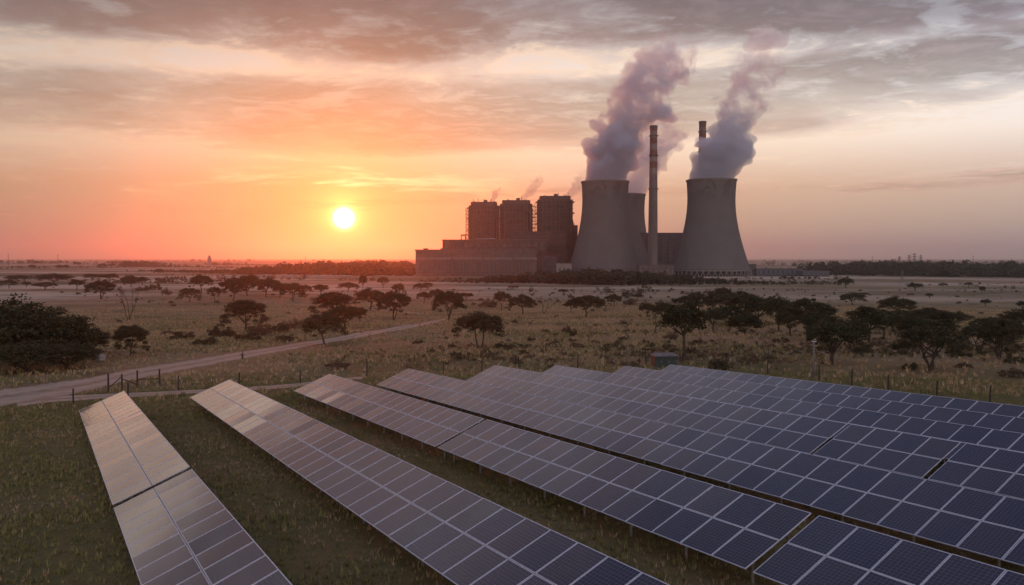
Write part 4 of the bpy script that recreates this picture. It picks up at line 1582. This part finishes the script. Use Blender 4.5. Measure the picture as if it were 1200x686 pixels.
woodland('woodland', 'hazy belt of scrub woodland under the sun, left of the power station', [((170, 318), (300, 321)), ((150, 312.5), (330, 315)), ((290, 321), (487, 323)), ((330, 316), (487, 317)), ((250, 311), (480, 312.5))], 1700, 5, 11.5, 16)
woodland('woodland', 'dark scrub belt along the foot of the power station', [((487, 330), (700, 333)), ((487, 327.5), (985, 327.5)), ((690, 333.5), (985, 333)), ((520, 331), (960, 331))], 900, 6, 7.5, 7)
woodland('woodland', 'blue-grey woodland belt on the right in front of the masts', [((880, 321), (1220, 325)), ((960, 318.5), (1230, 322)), ((1000, 316), (1230, 318))], 750, 7, 11, 22)
woodland('woodland', 'scattered hazy scrub lines across the far left plain', [((-30, 330), (150, 329)), ((-30, 324), (260, 322)), ((120, 333), (300, 330)), ((-30, 315), (150, 314)), ((200, 327), (480, 329))], 300, 9, 4.2, 10, .8)
woodland('undergrowth', 'patchy weeds and ankle-high scrub scattered all over the savanna beyond the fence', [((130, 356), (1220, 358)), ((140, 372), (1220, 374)), ((170, 392), (1220, 392)), ((520, 406), (1220, 410)), ((400, 420), (900, 424)), ((200, 340), (1220, 348))], 1300, 21, .75, 5, .8, M_DRYLEAF, 'undergrowth')
woodland('undergrowth', 'dark olive weed patches in the savanna beyond the fence', [((130, 352), (1220, 354)), ((150, 380), (1220, 382)), ((420, 412), (1220, 416)), ((180, 404), (330, 396))], 700, 22, .8, 6, .8, M_ACACIA, 'undergrowth')
woodland('woodland', 'sparse low scrub specks on the pale plain before the power station', [((480, 341), (1220, 342)), ((520, 347), (1220, 350)), ((860, 333), (1220, 334)), ((700, 344), (1220, 338))], 230, 12, 2.6, 14, .7)
woodland('woodland', 'faint tree specks along the horizon', [((-20, 306.5), (520, 307.5)), ((880, 308), (1220, 308.5)), ((-20, 308.5), (200, 310)), ((900, 311), (1220, 311.5))], 700, 8, 11, 60, .6)


# ------------------------------------------------------------------ masts and pylons on the horizon
def mast(label, px, ybase, ytop, depth, kind, wpx=8):
    p = pt(px, ybase, depth)
    t = thing('pylon' if kind == 'pylon' else 'mast', label, 'pylon' if kind == 'pylon' else 'mast', (p.x, depth, gz_at(p.x, depth)), .2, 'masts on the horizon')
    H = pt(px, ytop, depth).z - t.location.z
    s = depth / F_PX
    if kind == 'pylon':
        g = Geo()
        b0, tt = 3.2 * H / 30, .5
        th_ = .2 * s
        for sx in (-1, 1):
            for sy in (-1, 1):
                g.tube([(sx * b0, sy * b0, 0), (sx * tt, sy * tt, H)], th_, 4)
        nseg = 7
        for i in range(nseg):
            f0, f1 = i / nseg, (i + 1) / nseg
            w0, w1 = b0 + (tt - b0) * f0, b0 + (tt - b0) * f1
            for sy in (-1, 1):
                g.tube([(-w0, sy * w0, H * f0), (w1, sy * w1, H * f1)], th_ * .6, 3)
                g.tube([(w0, sy * w0, H * f0), (-w1, sy * w1, H * f1)], th_ * .6, 3)
        g.build('lattice', M_LATTICE, t)
        for f in (.66, .80, .93):
            a = wpx * s / 2 * (1.1 - .35 * abs(f - .8) / .14)
            Geo().tube([(-a, 0, H * f), (0, 0, H * f + .8), (a, 0, H * f)], th_ * 1.0, 4).build('crossarm', M_LATTICE, t)
    else:
        Geo().tube([(0, 0, 0), (0, 0, H * .7), (0, 0, H)], [.32 * s, .25 * s, .14 * s], 6).build('pole', M_LATTICE, t)
        Geo().box(-.9 * s, .9 * s, -.3, .3, H * .86, H * .86 + .35 * s).build('antenna', M_LATTICE, t)
    return t


mast('tallest lattice pylon of the group on the right horizon', 1071, 325, 297, 1500, 'pylon', 10)
mast('lattice pylon just left of the tallest one', 1065, 323, 299, 1650, 'pylon', 7)
mast('lattice pylon just right of the tallest one', 1078.5, 324, 299, 1600, 'pylon', 7)
mast('lattice pylon standing apart left of the pylon group', 1053.5, 323, 300.5, 1700, 'pylon', 6)
mast('short dark lattice mast standing in front of the pylon group', 1057, 334, 317, 780, 'pylon', 4)
mast('thin mast at the right of the low sheds', 1022, 314, 300, 2400, 'mast')
mast('thin mast nearest the right edge of the photo', 1140, 314, 299.5, 2400, 'mast')
mast('thin mast at the far left of the horizon', 10, 311, 296.5, 2600, 'mast')
mast('thin mast second from the left on the horizon', 68, 311, 297.5, 2600, 'mast')
mast('thin mast on the horizon left of the sun', 358, 311, 301, 2600, 'mast')
wt = pt(245.5, 310, 2600)
t = thing('water_tower', 'tiny stepped water tower on the horizon left of the sun', 'water tower', (wt.x, 2600, gz_at(wt.x, 2600)))
hz = pt(245.5, 299, 2600).z - t.location.z
Geo().box(-5, 5, -5, 5, -1, hz * .72).build('tower', M_LATTICE, t)
Geo().box(-3.2, 3.2, -3.2, 3.2, hz * .72 + .01, hz * .9).build('tank', M_LATTICE, t)
Geo().box(-1.2, 1.2, -1.2, 1.2, hz * .9 + .01, hz).build('cap', M_LATTICE, t)

# ------------------------------------------------------------------ fence round the solar field
fence_px = [(-40, 486), (86, 476), (150, 466), (209, 457.5), (280, 453), (352, 449.5), (430, 441), (520, 438.5), (608, 433.5), (677, 431.5), (757, 428), (800, 428.5), (838, 433), (900, 440), (960, 447), (1041, 461), (1098, 467), (1160, 475.5), (1240, 488)]
fpts = [ground_at(*q) for q in fence_px]
fe = thing('wire_fence', 'thin wire fence with dark posts round the back of the solar field', 'fence', fpts[0])
posts = []
for i in range(len(fpts) - 1):
    L = (fpts[i + 1] - fpts[i]).length
    n = max(1, round(L / 6.5))
    for k in range(n):
        posts.append(fpts[i].lerp(fpts[i + 1], k / n))
posts.append(fpts[-1])
posts = [Vector((p.x, p.y, gz_at(p.x, p.y))) - fpts[0] for p in posts]
pm = Geo().tube([(0, 0, -.3), (0, 0, .7), (.02, 0, 1.75)], [.09, .085, .075], 6).mesh('post', M_POST)
for i, p in enumerate(posts[:98]):
    child('post', pm, fe, p, (rnd.gauss(0, .03), rnd.gauss(0, .03), rnd.uniform(0, 6)), (1, 1, rnd.uniform(.88, 1.12)))
for h in (.35, .75, 1.1, 1.42):
    Geo().tube([p + Vector((0, 0, h)) for p in posts], .008, 3, False).build('wire', M_WIRE, fe)

# braced gate at the road
gps = [ground_at(*q) for q in ((127, 460), (143, 459.5), (161, 456), (187, 452.5))]
gt = thing('fence_gate', 'braced timber gate posts with slanting rails beside the dirt road', 'gate', gps[0])
for i, p in enumerate(gps):
    q = p - gps[0]
    Geo().tube([q + Vector((0, 0, -.3)), q + Vector((.02, 0, 2.15 - .12 * (i % 2)))], [.11, .095], 8).build('gate_post', M_POST, gt)
for a, b_, z0, z1 in ((0, 1, .45, 1.75), (1, 2, 1.5, .5), (2, 3, 1.1, .9)):
    q0, q1 = gps[a] - gps[0], gps[b_] - gps[0]
    Geo().tube([q0 + Vector((0, 0, z0)), q1 + Vector((0, 0, z1))], .055, 6).build('rail', M_POST, gt)

# utility pole
p = ground_at(953, 443)
up_ = thing('utility_pole', 'slim pale utility pole beside the darkest round tree', 'pole', p)
s = p.y / F_PX
hp = 46 * s
Geo().tube([(0, 0, -.3), (0, 0, hp * .5), (0, 0, hp)], [.13, .11, .085], 8).build('pole', M_POLE, up_, True)
Geo().box(-.28, .28, -.09, .09, hp - .35, hp - .22).build('bracket', M_GALV, up_)
Geo().tube([(0, -.1, hp - .1), (.0, -.55, hp + .02)], .05, 6).build('lamp_arm', M_GALV, up_)

# electrical kiosk
p = ground_at(778.5, 431)
kk = thing('electrical_kiosk', 'green metal electrical kiosk with a pale lid behind the solar rows', 'kiosk', p, .12)
s = p.y / F_PX
kw, kh = 27.5 * s, 14.5 * s
Geo().box(-kw / 2, kw / 2, -.9, .9, .12, kh).build('cabinet', M_KIOSK, kk)
Geo().box(-kw / 2 - .12, kw / 2 + .12, -1.05, 1.05, -.2, .117).build('plinth', M_PALECONC, kk)
g = Geo()
g.add([(-kw / 2 - .12, -1.03, kh), (kw / 2 + .12, -1.03, kh), (kw / 2 + .12, 1.03, kh), (-kw / 2 - .12, 1.03, kh),
       (-kw / 2 + .25, -.6, kh + .3), (kw / 2 - .25, -.6, kh + .3), (kw / 2 - .25, .6, kh + .3), (-kw / 2 + .25, .6, kh + .3)],
      [(0, 3, 2, 1), (4, 5, 6, 7), (0, 1, 5, 4), (1, 2, 6, 5), (2, 3, 7, 6), (3, 0, 4, 7)])
g.build('lid', M_KIOSKTOP, kk)
for k in range(3):
    X = -kw / 2 + kw * (k + .5) / 3
    d = Geo().box(X - kw * .155, X + kw * .155, -.935, -.902, .2, kh - .12).build('door', M_KIOSK, kk)
    Geo().box(X + kw * .10, X + kw * .12, -.97, -.936, kh * .5, kh * .62).build('handle', M_GALV, d)
    Geo().box(X - kw * .1, X + kw * .06, -.95, -.937, kh * .74, kh * .86).build('vent', M_INNER, d)


# pale stone and dead stump
def stone(px, py, hpx, label):
    p = ground_at(px, py)
    s = p.y / F_PX
    bm = bmesh.new()
    bmesh.ops.create_icosphere(bm, subdivisions=3, radius=1.0)
    for v in bm.verts:
        f = 1 + .35 * mnoise.noise(v.co * 1.6 + Vector((px, 0, 0)))
        v.co = Vector((v.co.x * .55 * hpx * s * f, v.co.y * .5 * hpx * s * f, (v.co.z * .55 + .4) * hpx * s * f))
    me = bpy.data.meshes.new('boulder')
    bm.to_mesh(me)
    bm.free()
    me.materials.append(M_STONE)
    o = bpy.data.objects.new('boulder', me)
    COL.objects.link(o)
    o.location = p
    return tag(o, label, 'boulder')


stone(118, 423, 9, 'pale grey boulder at the edge of the dark thicket above the road')
p = ground_at(284, 421)
st_ = thing('dead_stump', 'short splintered dead stump at the edge of the dirt road', 'stump', p)
s = p.y / F_PX
Geo().tube([(0, 0, -.2), (.03, 0, 5 * s), (.1, 0, 10 * s)], [.17, .13, .03], 6).build('trunk', M_BARK, st_)
Geo().tube([(.02, 0, 3 * s), (-.35, .1, 6.5 * s)], [.09, .02], 5).build('snag', M_BARK, st_)
Geo().tube([(.0, 0, 2 * s), (.4, -.1, 5 * s)], [.08, .02], 5).build('snag', M_BARK, st_)


# ------------------------------------------------------------------ grass
def grass_mesh(name, label, x, y, hgt, blades, wid, m, seed, lean=.5):
    rs = np.random.RandomState(seed)
    n = len(x)
    z = terrain(x, y)
    X = np.repeat(x, blades)
    Y = np.repeat(y, blades)
    Z = np.repeat(z, blades)
    Hh = np.repeat(hgt, blades) * rs.uniform(.55, 1.15, n * blades)
    a = rs.uniform(0, 6.283, n * blades)
    rr = Hh * rs.uniform(.02, .35, n * blades)
    bx, by = X + np.cos(a) * rr, Y + np.sin(a) * rr
    ww = wid * rs.uniform(.6, 1.4, n * blades) * np.repeat(np.clip(hgt / np.mean(hgt), .7, 1.6), blades)
    pa = a + rs.uniform(-.8, .8, n * blades) + 1.57
    tx_, ty_ = bx + np.cos(a) * Hh * lean * rs.uniform(.3, 1.3, n * blades), by + np.sin(a) * Hh * lean * rs.uniform(.3, 1.3, n * blades)
    p0 = np.stack([bx - np.cos(pa) * ww, by - np.sin(pa) * ww, Z - .04], 1)
    p1 = np.stack([bx + np.cos(pa) * ww, by + np.sin(pa) * ww, Z - .04], 1)
    p2 = np.stack([tx_, ty_, Z + Hh], 1)
    pts = np.stack([p0, p1, p2], 1).reshape(-1, 3)
    tone = np.clip(np.repeat(rs.normal(.45, .18, n), blades) + rs.normal(0, .12, n * blades), 0, 1)
    me = big_mesh(name, pts, 3, [m], tone)
    o = bpy.data.objects.new(name, me)
    COL.objects.link(o)
    return tag(o, label, 'grass', kind='stuff')


ROADPOLY = [(q[0], (q[1] + q[2]) / 2, (q[2] - q[1]) / 2 + 1.0) for q in road_px]
TRACKPOLY = [(q[0], (q[1] + q[2]) / 2, (q[2] - q[1]) / 2 + .4) for q in track_px]


def off_roads(x, y):
    z = terrain(x, y) - CAM_Z
    c, s_ = math.cos(PITCH), math.sin(PITCH)
    fw = y * c - z * s_
    u = y * s_ + z * c
    px, py = CX + F_PX * x / fw, CY - F_PX * u / fw
    ok = np.ones(len(x), bool)
    for poly in (ROADPOLY, TRACKPOLY):
        xs = [q[0] for q in poly]
        yc = np.interp(px, xs, [q[1] for q in poly])
        hw = np.interp(px, xs, [q[2] for q in poly])
        ok &= ~((np.abs(py - yc) < hw) & (px > xs[0]) & (px < xs[-1]))
    return ok


def clumpy(x, y, k, seed):
    return .5 + .5 * np.sin(x * k + seed + 1.7 * np.sin(y * k * .8)) * np.cos(y * k * 1.1 - seed + 1.3 * np.sin(x * k * .6))


rs = np.random.RandomState(77)


def scatter(n, r0, r1, half, seed):
    r = np.sqrt(rs.uniform(r0 * r0, r1 * r1, n))
    a = rs.uniform(-half, half, n)
    return r * np.sin(a), r * np.cos(a)


x, y = scatter(88000, 20, 100, R(42), 1)
k = off_roads(x, y) & (rs.random_sample(len(x)) < .35 + .65 * clumpy(x, y, .55, 1))
x, y = x[k], y[k]
grass_mesh('grass', 'short dark green grass between the solar rows', x, y, rs.uniform(.09, .27, len(x)) * (.6 + .8 * clumpy(x, y, .3, 2)), 6, .026, M_GRASS, 3)
x, y = scatter(30000, 20, 105, R(42), 2)
k = off_roads(x, y) & (clumpy(x, y, .23, 5) > .5)
x, y = x[k], y[k]
grass_mesh('grass', 'straw-coloured dry tufts among the grass between the solar rows', x, y, rs.uniform(.10, .28, len(x)), 5, .026, M_DRYGRASS, 4)
x, y = scatter(90000, 88, 420, R(39), 3)
k = off_roads(x, y) & (rs.random_sample(len(x)) < .15 + .85 * clumpy(x, y, .11, 3))
x, y = x[k], y[k]
grass_mesh('grass', 'tall dry savanna grass beyond the fence', x, y, rs.uniform(.25, .65, len(x)), 6, .06, M_DRYGRASS, 5)
x, y = scatter(26000, 84, 330, R(39), 4)
k = off_roads(x, y) & (clumpy(x, y, .07, 8) > .5)
x, y = x[k], y[k]
grass_mesh('grass', 'darker green grass patches in the savanna beyond the fence', x, y, rs.uniform(.3, .7, len(x)), 6, .07, M_GRASS, 6)


# ------------------------------------------------------------------ haze: one box of even air
def m_haze(b):
    v = b.n('ShaderNodeVolumePrincipled')
    v.inputs['Color'].default_value = (.78, .79, .85, 1)
    v.inputs['Density'].default_value = HAZE
    v.inputs['Anisotropy'].default_value = .84
    b.put(b.n('ShaderNodeOutputMaterial').inputs['Volume'], v.outputs[0])


HAZE = 0.000085
M_HAZE = mat('evening_haze', m_haze)
zlow = float(gz.min()) - 1.0
hz_ = Geo().box(-26600, 26600, -26600, 26600, zlow, 430).build('haze', M_HAZE)
tag(hz_, 'pale pink evening haze over the whole plain', 'haze', kind='stuff')
